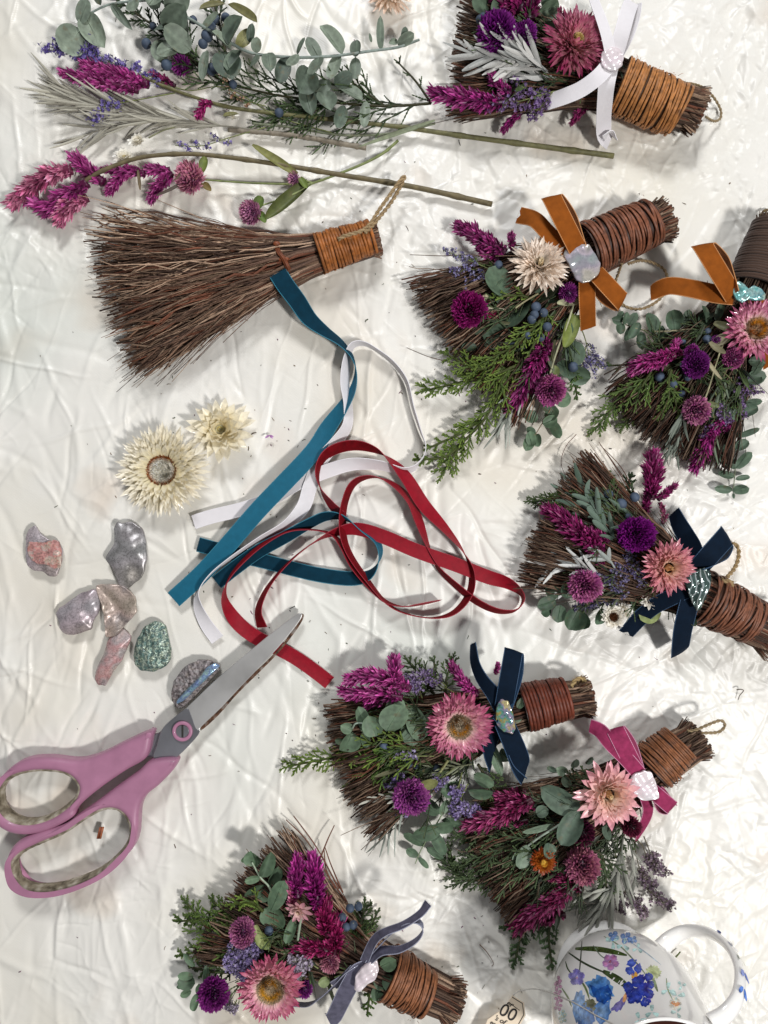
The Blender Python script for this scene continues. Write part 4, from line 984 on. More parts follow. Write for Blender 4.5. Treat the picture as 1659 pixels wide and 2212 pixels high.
def pstroke(pts, w, col):
    P = crom(np.array([(a_, b_, 0.) for a_, b_ in pts]), 8)[:, :2]; T = nrm(np.gradient(P, axis=0)); N = np.stack([-T[:, 1], T[:, 0]], 1)
    n = len(P); ww = w * np.sin(np.pi * np.linspace(.08, .97, n)) ** .6
    L_ = [on_mug(*(P[i] + N[i] * ww[i]), .45) for i in range(n)]; R_ = [on_mug(*(P[i] - N[i] * ww[i]), .45) for i in range(n)]
    ok = [i for i in range(n) if L_[i] is not None and R_[i] is not None]
    if len(ok) < 2: return
    pmb.add(np.array([[L_[i], R_[i]] for i in ok]), grid_faces(1, len(ok), 2), hx(col))
use('G7')
def petals(x, y, r, k, col, col2, a0=0, wide=.55):
    for i in range(k):
        a = a0 + i * 2 * math.pi / k; ux, uy = math.cos(a), math.sin(a); vx, vy = -uy, ux
        patch([(x+ux*r*.1, y+uy*r*.1), (x+ux*r*.6+vx*r*wide*.8, y+uy*r*.6+vy*r*wide*.8), (x+ux*r+vx*r*.2, y+uy*r+vy*r*.2), (x+ux*r*.95-vx*r*.25, y+uy*r*.95-vy*r*.25), (x+ux*r*.55-vx*r*wide*.8, y+uy*r*.55-vy*r*wide*.8)], col, col2)
for q, w_, c_ in (([(618, 250), (612, 330), (606, 400), (600, 430)], 4, '#5c6258'), ([(535, 312), (620, 370), (700, 410), (780, 440)], 6, '#3c4a36'), ([(740, 225), (830, 280), (900, 350), (960, 420), (1010, 500)], 4, '#77856a'), ([(580, 295), (690, 296), (790, 312), (870, 332)], 15, '#44582a'), ([(610, 470), (640, 520), (660, 580)], 6, '#6a7a48'), ([(735, 420), (800, 455), (850, 490), (870, 510)], 20, '#3f4f2c'), ([(1015, 455), (1025, 490), (1042, 535)], 9, '#7c9064'), ([(525, 365), (540, 410), (580, 460)], 4, '#4c5e3c'), ([(505, 515), (540, 570), (560, 620)], 5, '#6a7c50'), ([(1090, 460), (1098, 520), (1125, 580)], 4, '#7a9060'), ([(680, 275), (720, 330), (770, 365)], 3, '#6c7c68'), ([(900, 265), (980, 320), (1060, 385)], 3, '#a8bcc8')):
    pstroke(q, w_, c_)
petals(778, 370, 46, 5, '#b48ac0', '#c07aa4', .3); petals(778, 370, 10, 4, '#b03a5c', '#b03a5c')
petals(588, 455, 46, 5, '#8f86c4', '#6a62b0', .9); petals(590, 462, 9, 4, '#c08090', '#c08090')
for x, y, s1, c_ in ((795, 225, 30, '#5f86c8'), (865, 235, 34, '#4f78be'), (905, 245, 22, '#86a8d8')): petals(x, y, s1, 4, c_, '#86a8dc', .5)
for x, y, s1 in ((790, 255, 40), (850, 275, 38), (930, 295, 30), (1100, 525, 40), (1150, 560, 44), (1010, 650, 40), (1150, 650, 34), (940, 690, 40), (1175, 500, 26)): petals(x, y, s1, 3, '#b0d8d4', '#c4e4de', rng.uniform(0, 6), .3)
# iris
petals(905, 400, 48, 3, '#3a4fb4', '#5a74cc', -1.9, .8)
patch([(895, 440), (925, 425), (925, 460), (900, 465)], '#d89838', '#e0b050')
for x, y, s1, a0 in ((920, 520, 70, .2), (975, 480, 52, -1.0), (960, 560, 60, 1.2), (905, 560, 45, 2.0)): petals(x, y, s1, 4, '#24389c', '#4458b8', a0, .6)
patch([(870, 540), (850, 560), (800, 610), (775, 640), (815, 650), (850, 615), (870, 575)], '#6a64b0', '#9a90c8'); patch([(862, 540), (845, 575), (850, 600), (868, 570)], '#d89a60', '#e0aa70')
patch([(965, 580), (1000, 565), (1000, 600), (975, 610)], '#8080c8')
# poppy
patch([(650, 490), (690, 455), (740, 450), (775, 480), (790, 540), (770, 590), (710, 580), (660, 545)], '#5f94cc', '#2a5ea8')
patch([(665, 500), (710, 520), (760, 500), (785, 560), (740, 600), (690, 575)], '#14489c', '#2a68b8')
patch([(560, 590), (600, 540), (630, 560), (640, 640), (620, 700), (580, 690)], '#6a92c4', '#8aaed8')
patch([(590, 620), (660, 620), (690, 700), (650, 740), (600, 720)], '#3c6cb0', '#7098cc'); patch([(690, 610), (760, 590), (775, 650), (740, 710), (695, 690)], '#4a7cc0', '#90b4dc')
patch(circ(662, 612, 36, 10), '#7a7a5c', '#4f4f38')
# small ones
patch(circ(1018, 428, 40, 10), '#b9c290', '#9aa668')
petals(1140, 602, 34, 7, '#f0ead8', '#e8dcc0', 0, .3); patch([(1115, 595), (1145, 588), (1168, 605), (1140, 618)], '#d87820', '#e09030')
for y in (470, 500, 540, 580, 620): petals(480 + (y % 7), y, 24, 4, '#b0789c', '#c890b0', y, .5)
for y in (660, 690): petals(508, y, 24, 4, '#a0c8d0', '#c8b080', y, .5)
pmb.build('floral_print', M_paint, body)
hb = MB()
# blue flowers painted on the outer face of the handle
for k, (i, w_, c_) in enumerate(((26, 8, '#3a5cb4'), (31, 11, '#2c4cac'), (36, 7, '#3f5a34'), (41, 10, '#3a62c0'), (46, 8, '#5a80cc'))):
    p = Pp[i]; t_ = nrm(Pp[i+1] - Pp[i-1]); out = np.cross(t_, side); out = out * np.sign(out @ (p - Pp.mean(0)))
    for s2 in (-1, 1):
        blades(hb, p + out * (hr[i] * .585 + .6) + side * s2 * 2, nrm(t_ + side * s2 * .5), out, 20, w_, hx(c_), hx(c_) * 1.2, prof_round, cup=-.03, nt=7, ns=5)
hb.build('painted_petal', M_paint, handle)

# ---------------------------------------------------------------- tea tag and its string
use('G7')
def tx(s, x, y, size, rot, parent, shear=0.25, mat=None, name='lettering'):
    cu = bpy.data.curves.new('t', 'FONT'); cu.body = s; cu.size = sc(size) * S; cu.shear = shear; cu.extrude = 0.00004; cu.align_x = 'CENTER'; cu.align_y = 'CENTER'; cu.offset = 0.00001
    t = bpy.data.objects.new('t', cu); COL.objects.link(t); dg = bpy.context.evaluated_depsgraph_get(); dg.update()
    me = bpy.data.meshes.new_from_object(t.evaluated_get(dg)); bpy.data.objects.remove(t)
    me.materials.clear(); me.materials.append(mat)
    o = bpy.data.objects.new(name, me); COL.objects.link(o); place(o, K(x, y, 29.6) * S, parent); o.rotation_euler = (0, 0, rot); return o
M_card = NT('tag_card'); no = M_card.noise(70, 2); tcn = M_card.n('TexCoord'); sx = M_card.n('SeparateXYZ'); M_card.l(tcn, 'Generated', sx, 'Vector')
M_card.ramp(sx, 'X', [(.35, '#efe6d4'), (.95, '#c8923c')], 'Base Color'); M_card.b.inputs['Roughness'].default_value = .5
M_ink = simple('black_ink', '#1c1612', .5)
card = [(222, 556), (288, 598), (300, 668), (255, 740), (180, 860), (60, 860), (80, 700), (150, 650), (190, 610)]
tagp = [(228, 556), (294, 598), (302, 668), (262, 740), (190, 850), (20, 850), (90, 690), (162, 640), (200, 600)]
tg = plate(tagp, [], 26.4, 28.4, .3, M_card.m, 'tea_tag', None, corner=True)
tag(tg, 'paper tea tag with black lettering and golden edge beside the mug', 'tea tag')
bd = MB(); q = KK([(228, 566, 29), (285, 602, 29), (292, 666, 29), (252, 738, 29), (190, 830, 29)])
tubes(bd, q[None], .8, 4, (1, 1, 1)); tubes(bd, KK([(208, 596, 29), (268, 640, 29)])[None], .7, 4); bd.build('border_line', M_ink, tg)
ra = math.radians(-28)
tx('er', 214, 604, 44, ra, tg, mat=M_ink); tx('00', 205, 655, 100, ra, tg, 0, mat=M_ink); tx("'s of", 158, 694, 40, ra, tg, mat=M_ink); tx('er', 118, 712, 34, ra, tg, mat=M_ink)
use('G7')
sp = [K(232, 556, 29), K(262, 535, 34), K(340, 520, 60), K(420, 535, 110)]
for x, y in ((500, 562), (560, 590), (640, 635), (700, 670), (760, 700), (830, 735)):
    h = on_mug(x, y, 1.6); sp.append(h if h is not None else K(x, y, 200))
mb = MB(); tubes(mb, resample(crom(np.array(sp), 8), 80), 1.1, 6, hx('#d8d4cc')); tag(mb.build('tea_string', M_twine), 'thin white string running from the tea tag over the mug', 'string')
# ---------------------------------------------------------------- loose cut stems at the top left
use('F1')
GC = 'cut stems laid out at the top of the cloth'
def sprig(name, label, cat, base): return thing(name, label, cat, base, GC)
# celosia stem lying lowest, curved over
t = sprig('celosia_stem', 'curved brown celosia stem whose pink plumes lie at the far left, above the bare broom', 'cut flower', K(900, 620, 5))
stem([(300, 700, 30), (345, 665, 34), (430, 625, 36), (540, 592, 36), (700, 580, 32), (850, 592, 26), (1050, 620, 20), (1300, 662, 14), (1560, 705, 10), (1855, 770, 8)], 4.0, 6.2, t, '#6d6246', knots=6)
PK = ('#7a1254', '#ae2c88', '#d468ac'); PK2 = ('#9a3a62', '#c8588c', '#e8a0b8')
celosia([(270, 640, 24), (200, 655, 24), (140, 690, 22), (62, 755, 16)], 60, t, PK2, 50, lenf=.55)
celosia([(330, 690, 28), (250, 745, 24), (190, 775, 20), (140, 765, 16)], 60, t, PK, 45)
celosia([(330, 745, 18), (260, 780, 18), (235, 815, 16)], 56, t, PK2, 36)
celosia([(390, 690, 26), (330, 640, 24), (290, 610, 18)], 54, t, PK, 34)
celosia([(545, 655, 26), (480, 650, 24), (415, 715, 16)], 42, t, PK, 40)
celosia([(520, 640, 26), (470, 640, 24), (400, 640, 16)], 36, t, PK, 24)
celosia([(650, 650, 24), (610, 690, 22), (575, 740, 16)], 42, t, PK, 40)
celosia([(640, 640, 24), (600, 640, 24), (570, 640, 18)], 36, t, PK, 20)
dryleaf(735, 600, 36, 235, 120, 14, t, '#5c4a3c', 'dry_leaf'); dryleaf(690, 690, 26, 215, 110, 14, t, '#4f4238', 'dry_leaf'); dryleaf(520, 640, 38, 280, 90, 12, t, '#6f6048', 'dry_leaf')
# globe amaranth stem
t = sprig('globe_amaranth_stem', 'green stem with two lilac globe amaranths and a bud above the bare broom', 'cut flower', K(1150, 690, 5))
stem([(1500, 530, 12), (1440, 580, 14), (1340, 630, 14), (1180, 690, 12), (1130, 694, 12), (950, 690, 12), (765, 677, 16)], 3.2, 1.8, t, '#7a8450', knots=3)
stem([(1180, 690, 12), (1100, 735, 13), (985, 775, 16)], 2.4, 1.8, t, '#8a9460')
stem([(1180, 690, 12), (1150, 680, 14), (1120, 672, 16)], 2, 1.6, t, '#8a9460')
LIL = dict(c0='#9a5cae', c1='#d292da', tipc='#f2d8f0')
globe(718, 670, 60, 22, t, axis=(-.6, .1, .6), c0='#a05498', c1='#d68ccc', tipc='#f6dcea'); globe(948, 800, 50, 18, t, axis=(-.7, -.5, .5), **LIL); globe(1108, 672, 24, 16, t, axis=(-.9, 0, .3), n=70, ln=.6, **LIL)
dryleaf(1165, 690, 10, 223, 215, 52, t, '#545c2c', 'leaf', .12, 0.02, .5); dryleaf(1120, 660, 18, 150, 190, 34, t, '#7a7a48', 'leaf', .08, .1); dryleaf(760, 650, 20, 70, 55, 34, t, '#6f7c40', 'leaf'); dryleaf(765, 690, 20, 310, 50, 26, t, '#7c6c40', 'leaf')
dryleaf(965, 790, 22, 60, 50, 40, t, '#5f7438', 'leaf'); dryleaf(975, 800, 20, 300, 55, 30, t, '#5f7438', 'leaf'); dryleaf(1130, 670, 20, 300, 55, 26, t, '#6f8040', 'leaf')
# second celosia, behind: straight stem reaching to the right
t = sprig('celosia_stem', 'straight long celosia stem under the juniper, one bright purple plume at its left end', 'cut flower', K(1200, 450, 5))
stem([(520, 280, 30), (620, 325, 28), (760, 375, 24), (900, 410, 20), (1200, 445, 16), (1500, 478, 12), (1800, 520, 10), (2313, 588, 9)], 3.2, 6.0, t, '#6f6c48', knots=8)
celosia([(560, 320, 34), (470, 290, 34), (380, 265, 32), (330, 250, 26)], 50, t, PK, 60); celosia([(520, 340, 30), (420, 320, 30), (300, 290, 28), (235, 275, 22)], 46, t, PK, 50)
celosia([(660, 325, 26), (620, 300, 26), (575, 280, 22)], 26, t, ('#5a1038', '#a02c6c', '#c04a8c'), 22); celosia([(800, 385, 26), (770, 400, 26), (755, 430, 20)], 34, t, ('#7a1048', '#b82878', '#d04a98'), 24)
globe(685, 245, 40, 20, t, '#6a2080', '#9a3cae', axis=(-.2, -.6, .6), n=110)
# silver leaves
t = sprig('silver_leaf_stem', 'pale grey stem of long narrow silver leaves fanning towards the left edge', 'cut foliage', K(700, 470, 5))
SC = ('#8a8578', '#bab6a6')
silver([(1380, 560, 8), (1200, 530, 9), (1000, 495, 12), (800, 470, 16), (600, 440, 18), (380, 400, 20), (260, 380, 18)], t, 60, 200, 10, SC, .30, start=.50, bend=.18, zj=.2)
silver([(800, 480, 12), (640, 455, 14), (440, 470, 14), (300, 520, 10)], t, 24, 145, 10, SC, .45, start=.3, bend=.2, zj=.15)
silver([(420, 400, 18), (320, 380, 16), (230, 345, 14)], t, 32, 175, 10, SC, .38, start=.1, bend=.15, zj=.2)
stem([(1380, 558, 8), (1100, 510, 9), (860, 490, 11)], 5.5, 4.5, t, '#8c8272', knots=8)
stem([(1640, 465, 14), (1500, 500, 14), (1300, 510, 14), (1100, 480, 13), (950, 465, 14)], 2.5, 2.5, t, '#7a8068')
dryleaf(1640, 455, 16, 200, 300, 18, t, '#7c8468', 'leaf', .03, 0)
# statice
t = sprig('statice_stem', 'thin branching stem with tiny violet florets at the upper left of the cut stems', 'cut flower', K(600, 350, 5))
VI = ('#5b4a9a', '#9486c4')
statice([(1250, 500, 12), (1050, 440, 20), (850, 330, 26), (700, 340, 24), (520, 270, 24), (330, 215, 26), (165, 170, 20)], t, 17, 40, 26, VI, start=.6, fl=14)
statice([(1000, 480, 14), (860, 520, 12), (760, 550, 12), (660, 548, 10)], t, 6, 30, 8, VI, fl=12)
statice([(660, 350, 20), (500, 380, 22), (400, 400, 24), (350, 460, 20)], t, 8, 26, 14, VI, fl=13, start=.6)
statice([(400, 225, 20), (350, 190, 24), (330, 130, 20)], t, 8, 16, 22, VI, fl=13, start=.2)
statice([(1000, 400, 26), (900, 370, 28), (850, 310, 28), (830, 275, 24)], t, 6, 16, 8, ('#c89878', '#e8c8b0'), fl=12, start=.2)
# juniper with berries
t = sprig('juniper_branch', 'dark green juniper branch with blue berries, its cut end pointing right', 'cut foliage', K(1300, 380, 5))
DG = ('#23301a', '#43562e')
juniper([(1625, 390, 20), (1450, 400, 24), (1250, 385, 24), (1000, 350, 22), (800, 285, 22), (700, 190, 22)], 300, t, DG, 26, 6, 2.2, angle=.45, subl=.32)
juniper([(1450, 400, 24), (1380, 350, 26), (1300, 290, 26)], 130, t, DG, 10, 3, 2.2, angle=.5); juniper([(1625, 390, 20), (1570, 310, 22), (1505, 240, 18)], 60, t, DG, 4, 0 + 1, 2.0)
juniper([(760, 260, 22), (620, 130, 24), (470, 20, 20)], 130, t, ('#1c2a16', '#3a4c2c'), 15, 5, 2.4); juniper([(850, 200, 22), (830, 100, 24), (800, -10, 20)], 110, t, ('#1c2a16', '#3a4c2c'), 10, 4, 2.4)
juniper([(1250, 385, 20), (1150, 430, 18), (1050, 440, 16)], 160, t, DG, 12, 4, 2.2)
for b in ((808, 72, 46, 20), (850, 66, 40, 17), (795, 105, 50, 21), (780, 135, 46, 22), (728, 75, 44, 15), (690, 150, 44, 18), (765, 165, 42, 18), (552, 165, 30, 19), (577, 98, 34, 14), (628, 245, 50, 20), (798, 262, 40, 22), (878, 318, 30, 16), (1052, 425, 28, 17), (820, 235, 36, 16)): berry(*b, parent=t)
# eucalyptus
t = sprig('eucalyptus_branch', 'grey green eucalyptus branch with paired round leaves across the top', 'cut foliage', K(1000, 180, 20))
EC = ('#52625a', '#8c9a90')
stem([(1580, 150, 30), (1500, 178, 40), (1400, 192, 48), (1250, 212, 52), (1100, 216, 54), (950, 200, 56), (850, 150, 58), (740, 85, 56), (660, 40, 50), (590, -10, 40)], 2.6, 3.4, t, '#8a968e')
stem([(700, -20, 44), (560, 0, 46), (420, 15, 42), (320, 60, 34)], 2.6, 2.0, t, '#8a968e')
leafset([(1435, 190, 40, 92, 115, .1, .26), (1500, 170, 36, 20, 70, .5, .6), (1520, 160, 36, 75, 50, .6, .6), (1500, 160, 30, 190, 35, .3, .7), (1340, 215, 44, 85, 55, .5, .8), (1340, 215, 40, 268, 82, .0, .55),
 (1290, 205, 46, 130, 120, .3, .55), (1275, 205, 44, 255, 110, .2, .48), (1205, 225, 48, 118, 95, .2, .5), (1200, 215, 54, 265, 90, .2, .8), (1120, 205, 50, 60, 60, .7, .4), (1125, 205, 60, 245, 100, .3, .35), (1080, 215, 44, 255, 105, .1, .55),
 (1010, 200, 56, 280, 90, .4, .6), (965, 205, 60, 270, 80, .5, .5), (965, 200, 58, 80, 50, .6, .8), (905, 190, 56, 250, 110, .2, .5), (870, 185, 60, 150, 80, .4, .6), (840, 195, 62, 290, 115, .2, .9), (860, 170, 66, 55, 105, .4, .8), (780, 190, 54, 262, 120, .2, .3), (720, 190, 60, 150, 110, .4, .75), (690, 170, 56, 200, 100, .3, .6),
 (620, 110, 60, 30, 115, .4, .75), (640, 60, 62, 60, 110, .4, .8), (700, 60, 56, 280, 110, .3, .5), (600, 30, 64, 120, 120, .3, .8), (560, 20, 66, 50, 120, .2, .9), (650, 60, 50, 250, 110, .3, .7), (610, 150, 44, 270, 90, .2, .8), (760, 110, 54, 20, 90, .4, .4), (940, 160, 50, 70, 60, .7, .5),
 (1170, 260, 44, 250, 110, .1, .85), (1240, 300, 40, 225, 90, .2, .8), (1150, 340, 36, 285, 100, .2, .65), (1215, 350, 40, 290, 92, .15, .8), (1280, 330, 38, 330, 100, .2, .6), (1300, 400, 34, 250, 90, .1, .55), (1380, 380, 32, 265, 110, .1, .35), (1260, 320, 44, 20, 75, .3, .7), (1400, 160, 40, 100, 30, .5, .5),
 (300, 90, 44, 65, 90, .4, .55), (320, 60, 40, 300, 115, .1, .75), (305, 110, 34, 235, 115, .1, .95), (420, 15, 46, 305, 120, .2, .25), (380, 20, 46, 100, 70, .5, .6), (500, 0, 46, 280, 60, .4, .9)], t, EC, .8)
leafset([(850, 15, 44, 200, 100, .2, .35), (860, 15, 44, 320, 150, .3, .30), (950, 110, 40, 240, 100, .2, .5), (900, 430, 30, 200, 60, .2, .4)], t, ('#6f6c44', '#8a8a60'), .5, 'dry_leaves')
# little white everlasting flowers
t = sprig('white_everlasting', 'two small papery white flowers tucked beside the silver leaves', 'cut flower', K(500, 560, 5))
WH = dict(tip='#efece4', mid='#f0ece2', inner='#f0ead8', eye='#c8b070', eye2='#e8e0c8', rc=.2)
strawflower(522, 535, 42, 22, t, WH, (-.2, .4), 3, 9, .4); strawflower(470, 600, 52, 16, t, WH, (.2, .5), 3, 10, .4)
strawflower(878, 440, 28, 26, t, WH, (.2, .5), 2, 8, .4)
stem([(560, 520, 16), (620, 490, 14), (700, 470, 14)], 1.6, 1.4, t, '#8a8a68')
# ---------------------------------------------------------------- the brooms
# bare broom
use('F3')
t = thing('bare_broom', 'plain twig broom without flowers, teal ribbon end lying across it', 'broom', K(900, 560, 3))
broom_twigs((1512, 392), (1230, 462), (150, 275), (395, 1095), 33, t, n=400, bulge=.06, zend=38, rad=(1.5, 3.7), branch=3.0, bang=.6, tone=1.4, wild=.06, trim=.14, rneck=42, back=4)
wrap((1485, 380), (1225, 465), 34, 42, t, 15, '#8f5526', z=42, tilt=.03, messy=.25, tubef=1.08)
ring = []
a0 = [(1015, 405, 14), (1025, 425, 48), (1035, 455, 66), (1060, 490, 70), (1080, 530, 62), (1095, 565, 42), (1100, 585, 14)]
for off in (-7, 0, 7):
    mb = MB() if off == -7 else mb
    q = crom(KK([(x + off, y + 2*math.sin(i*2+off), z + (2 if off == 0 else 0)) for i, (x, y, z) in enumerate(a0)]), 10); tubes(mb, q[None], 2.6, 6, hx('#6e3a20'))
for x, y in ((1025, 415), (1050, 490), (1068, 488)): ball(mb, K(x, y, 64), 6.5, hx('#7a4226'), (1.2, .8, .7))
mb.build('cane_tie', M_cane, t)
twine([(1320, 395, 84), (1350, 378, 90), (1400, 365, 90), (1440, 350, 84), (1475, 320, 76), (1520, 250, 66), (1570, 180, 60), (1620, 110, 50), (1640, 92, 46), (1625, 130, 44), (1580, 210, 50), (1530, 275, 60), (1480, 335, 74), (1450, 362, 84)], t, 3.8, '#9c8666', fuzz=120)

def broom(label, base): return thing('flower_broom', label, 'broom', base, 'decorated mini brooms')
def finish(mb, mats, name, parent): return mb.build(name, mats, parent)
def tail(parent, mats, pts, w, name='ribbon_tail', mode='abs', **kw):
    mb = MB(); ribbon(mb, pts, sc(w), mode, **kw); return mb.build(name, mats, parent)
def bowloop(parent, mats, pts, w, name='bow_loop', **kw):
    mb = MB(); ribbon(mb, pts, sc(w), 'tr', **kw); return mb.build(name, mats, parent)

# ---- A: top right, white ribbon
use('F2')
t = broom('broom with a white ribbon bow and a deep pink strawflower, cut by the top edge', K(800, 350, 3))
broom_twigs((1325, 510), (985, 400), (290, -150), (185, 560), 44, t, n=420, bulge=.02, zend=50, rneck=52, back=16, tone=1.0)
filler(t, (985, 400), (290, -150), (185, 560), 90, .1, .75, z=(50, 76))
wrap((1255, 515), (965, 395), 49, 55, t, 21, '#a06a3a', z=52, tilt=.05, colvar=.16, messy=.4)
twine([(1240, 390, 60), (1290, 385, 40), (1350, 400, 24), (1400, 440, 14), (1438, 500, 8), (1440, 545, 8), (1410, 560, 20), (1370, 540, 50)], t, 2.6, '#8f7e62')
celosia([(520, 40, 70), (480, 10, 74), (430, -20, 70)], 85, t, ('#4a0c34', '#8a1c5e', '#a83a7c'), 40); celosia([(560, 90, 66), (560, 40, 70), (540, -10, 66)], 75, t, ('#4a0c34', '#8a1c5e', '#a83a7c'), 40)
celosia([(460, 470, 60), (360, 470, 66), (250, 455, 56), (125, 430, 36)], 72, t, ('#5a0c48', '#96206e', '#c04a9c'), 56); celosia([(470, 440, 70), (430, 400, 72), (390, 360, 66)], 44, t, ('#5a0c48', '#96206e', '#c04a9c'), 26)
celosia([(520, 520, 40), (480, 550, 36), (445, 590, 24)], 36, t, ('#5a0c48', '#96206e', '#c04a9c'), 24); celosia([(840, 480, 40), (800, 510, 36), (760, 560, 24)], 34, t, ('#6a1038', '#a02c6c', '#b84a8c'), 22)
PUR = dict(c0='#43085e', c1='#7c1c9c', tipc='#9c44b8')
globe(410, 150, 92, 84, t, axis=(-.3, .1, 1), n=330, **PUR); globe(530, 165, 66, 84, t, axis=(.1, .0, 1), n=220, **PUR)
leafset([(360, 60, 60, 130, 90, .2, 1), (400, 80, 64, 70, 80, .2, 1), (600, 60, 60, 20, 100, .2, .8), (620, 40, 60, 60, 80, .3, .9), (540, 130, 50, 100, 80, .3, .9), (620, 120, 60, 330, 60, .3, .8), (990, 300, 80, 280, 90, .1, .6), (985, 340, 70, 260, 90, .1, .5), (560, 350, 50, 280, 80, .2, .9), (620, 380, 56, 250, 90, .1, .8)], t)
for b in ((330, 90, 70, 20), (345, 75, 70, 16), (570, 215, 80, 18), (960, 425, 60, 16)): berry(*b, parent=t)
SW = ('#9a9c98', '#c8c6c0')
silver([(660, 350, 70), (560, 290, 76), (430, 270, 78), (300, 250, 66)], t, 26, 170, 22, SW, .75, zj=.4, start=.15, bend=.2); silver([(640, 330, 76), (540, 240, 90), (450, 180, 96)], t, 14, 150, 22, SW, .6, zj=.5, start=.1)
silver([(680, 360, 66), (600, 350, 70), (450, 340, 66)], t, 12, 140, 20, SW, .5, zj=.3)
statice([(760, 400, 74), (640, 430, 76), (500, 470, 70), (350, 490, 56)], t, 12, 60, 18, ('#7a5a9a', '#a88cb8'), fl=15, start=.2); statice([(700, 420, 70), (600, 500, 60), (570, 550, 40)], t, 6, 50, 14, ('#7a5a9a', '#a88cb8'), fl=15)
statice([(640, 440, 70), (520, 400, 76), (480, 360, 70)], t, 5, 30, 10, ('#7a5a9a', '#a88cb8'), fl=14)
DP = dict(tip='#860c48', mid='#c85888', inner='#f4ccc0', eye='#b8a058', eye2='#e0cc90', rc=.15)
strawflower(765, 210, 160, 96, t, DP, (.12, .05), 9, 38, .14, open_=1.15, eyeh=.18)
celosia([(720, 110, 80), (710, 80, 84), (700, 50, 80)], 26, t, ('#5a0c38', '#901c4e', '#a83a6c'), 14)
bw = tail(t, R_white, [(935, 262, 118, 175), (915, 170, 130, 168), (890, 90, 128, 165), (860, 10, 120, 160), (850, -30, 112, 160)], 50, 'ribbon_bow')
tail(bw, R_white, [(955, 255, 112, 180), (985, 150, 130, 182), (1010, 60, 130, 180), (1030, 5, 118, 170)], 62, 'bow_loop'); tail(bw, R_white, [(970, 255, 100, 20), (1012, 180, 108, 30), (1045, 90, 108, 40), (1055, 20, 110, 40)], 40, 'bow_loop')
tail(bw, R_white, [(930, 290, 112, 180), (880, 350, 118, 180), (800, 410, 104, 185), (720, 445, 88, 190), (640, 472, 66, 190)], 64, notch=10)
tail(bw, R_white, [(935, 290, 112, 180), (915, 380, 112, 180), (905, 480, 84, 180), (900, 570, 50, 178), (905, 630, 30, 172), (930, 655, 20, 170)], 68)
tail(bw, R_white, [(955, 640, 26, 120), (930, 610, 40, 100), (900, 640, 36, 60)], 40, 'ribbon_tail')
shell([(890, 250), (905, 225), (945, 215), (975, 225), (992, 255), (985, 300), (955, 325), (920, 320), (893, 295)], 122, 7, M_sh['pearl'], t, 'shell_charm', dome=.22, rough=2.2)

# ---- B: amber ribbon, blush flower
use('F4')
t = broom('broom with amber velvet bow, blush strawflower and a long green juniper tip', K(850, 800, 3))
broom_twigs((1690, 290), (1250, 490), (100, 700), (790, 1600), 45, t, n=560, bulge=.04, zend=46, rneck=54, back=8, tone=1.05, rad=(1.3, 3.0))
filler(t, (1250, 490), (100, 700), (790, 1600), 170, .08, .72, u0=.25, u1=1.05, z=(46, 70))
wrap((1610, 300), (1200, 480), 47, 55, t, 18, '#724530', z=54, tilt=.07, messy=.7, gap=.04)
stem([(700, 650, 60), (560, 520, 50), (300, 515, 40), (105, 508, 30)], 1.4, .7, t, '#5a4334', 'long_twig'); stem([(700, 650, 50), (450, 590, 40), (150, 612, 26)], 1.2, .6, t, '#5a4334', 'long_twig'); stem([(600, 700, 50), (350, 660, 40), (150, 655, 26)], 1.2, .6, t, '#5a4334', 'long_twig'); stem([(500, 1200, 40), (250, 1150, 26), (85, 1085, 16)], 1.2, .6, t, '#5a4334', 'long_twig')
twine([(1420, 560, 60), (1400, 620, 30), (1380, 690, 14), (1400, 790, 8), (1470, 840, 6), (1560, 840, 6), (1660, 780, 6), (1700, 690, 6), (1690, 610, 7), (1620, 560, 12), (1540, 545, 20), (1460, 565, 46)], t, 3.0, '#8d7a5e', fuzz=120)
MG = ('#5a0a3e', '#8f1c64', '#b24a90')
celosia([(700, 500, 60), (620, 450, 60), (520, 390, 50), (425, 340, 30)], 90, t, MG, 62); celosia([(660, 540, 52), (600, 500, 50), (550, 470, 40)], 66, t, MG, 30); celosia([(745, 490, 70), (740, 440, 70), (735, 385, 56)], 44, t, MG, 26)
leafset([(720, 760, 66, 130, 200, .06, .9), (660, 830, 60, 60, 180, .05, .9), (690, 960, 58, 60, 230, .1, .95), (620, 1000, 50, 160, 150, .05, .5), (600, 900, 56, 190, 100, .1, .8), (560, 960, 48, 330, 200, .05, .7), (860, 800, 66, 40, 190, .05, .8), (520, 1080, 40, 190, 100, .1, .6), (560, 1060, 44, 340, 130, .1, .35), (1130, 1040, 40, 270, 160, .0, .8), (1020, 1180, 40, 330, 140, .0, .8), (1080, 1220, 36, 340, 150, 0, .8), (1050, 900, 60, 300, 120, .1, .5), (1080, 760, 70, 200, 120, .2, .8), (1000, 620, 60, 320, 100, .2, .9), (620, 1180, 40, 230, 90, .1, .7), (960, 1300, 40, 60, 90, .2, .5), (800, 720, 60, 30, 160, .1, .8)], t, ('#4a5f50', '#5f7565'))
leafset([(1005, 1420, 24, 15, 110, 0, .9), (930, 1440, 22, 330, 110, .1, .6), (900, 1530, 20, 160, 95, .1, .8), (960, 1540, 18, 60, 100, .1, .85), (980, 1540, 16, 300, 120, 0, .6), (930, 1560, 20, 20, 95, .1, .8), (880, 1630, 18, 130, 70, .1, .7), (860, 1690, 20, 100, 80, .5, .8), (855, 1640, 14, 250, 90, .1, .8), (890, 1620, 14, 280, 90, .2, .7)], t, ('#4f6654', '#6f8a72'), name='eucalyptus_sprig')
stem([(1010, 1400, 22), (960, 1500, 20), (905, 1590, 16), (870, 1650, 14)], 1.4, .8, t, '#8a7458', 'eucalyptus_stem')
GJ = ('#374a1c', '#6c8034')
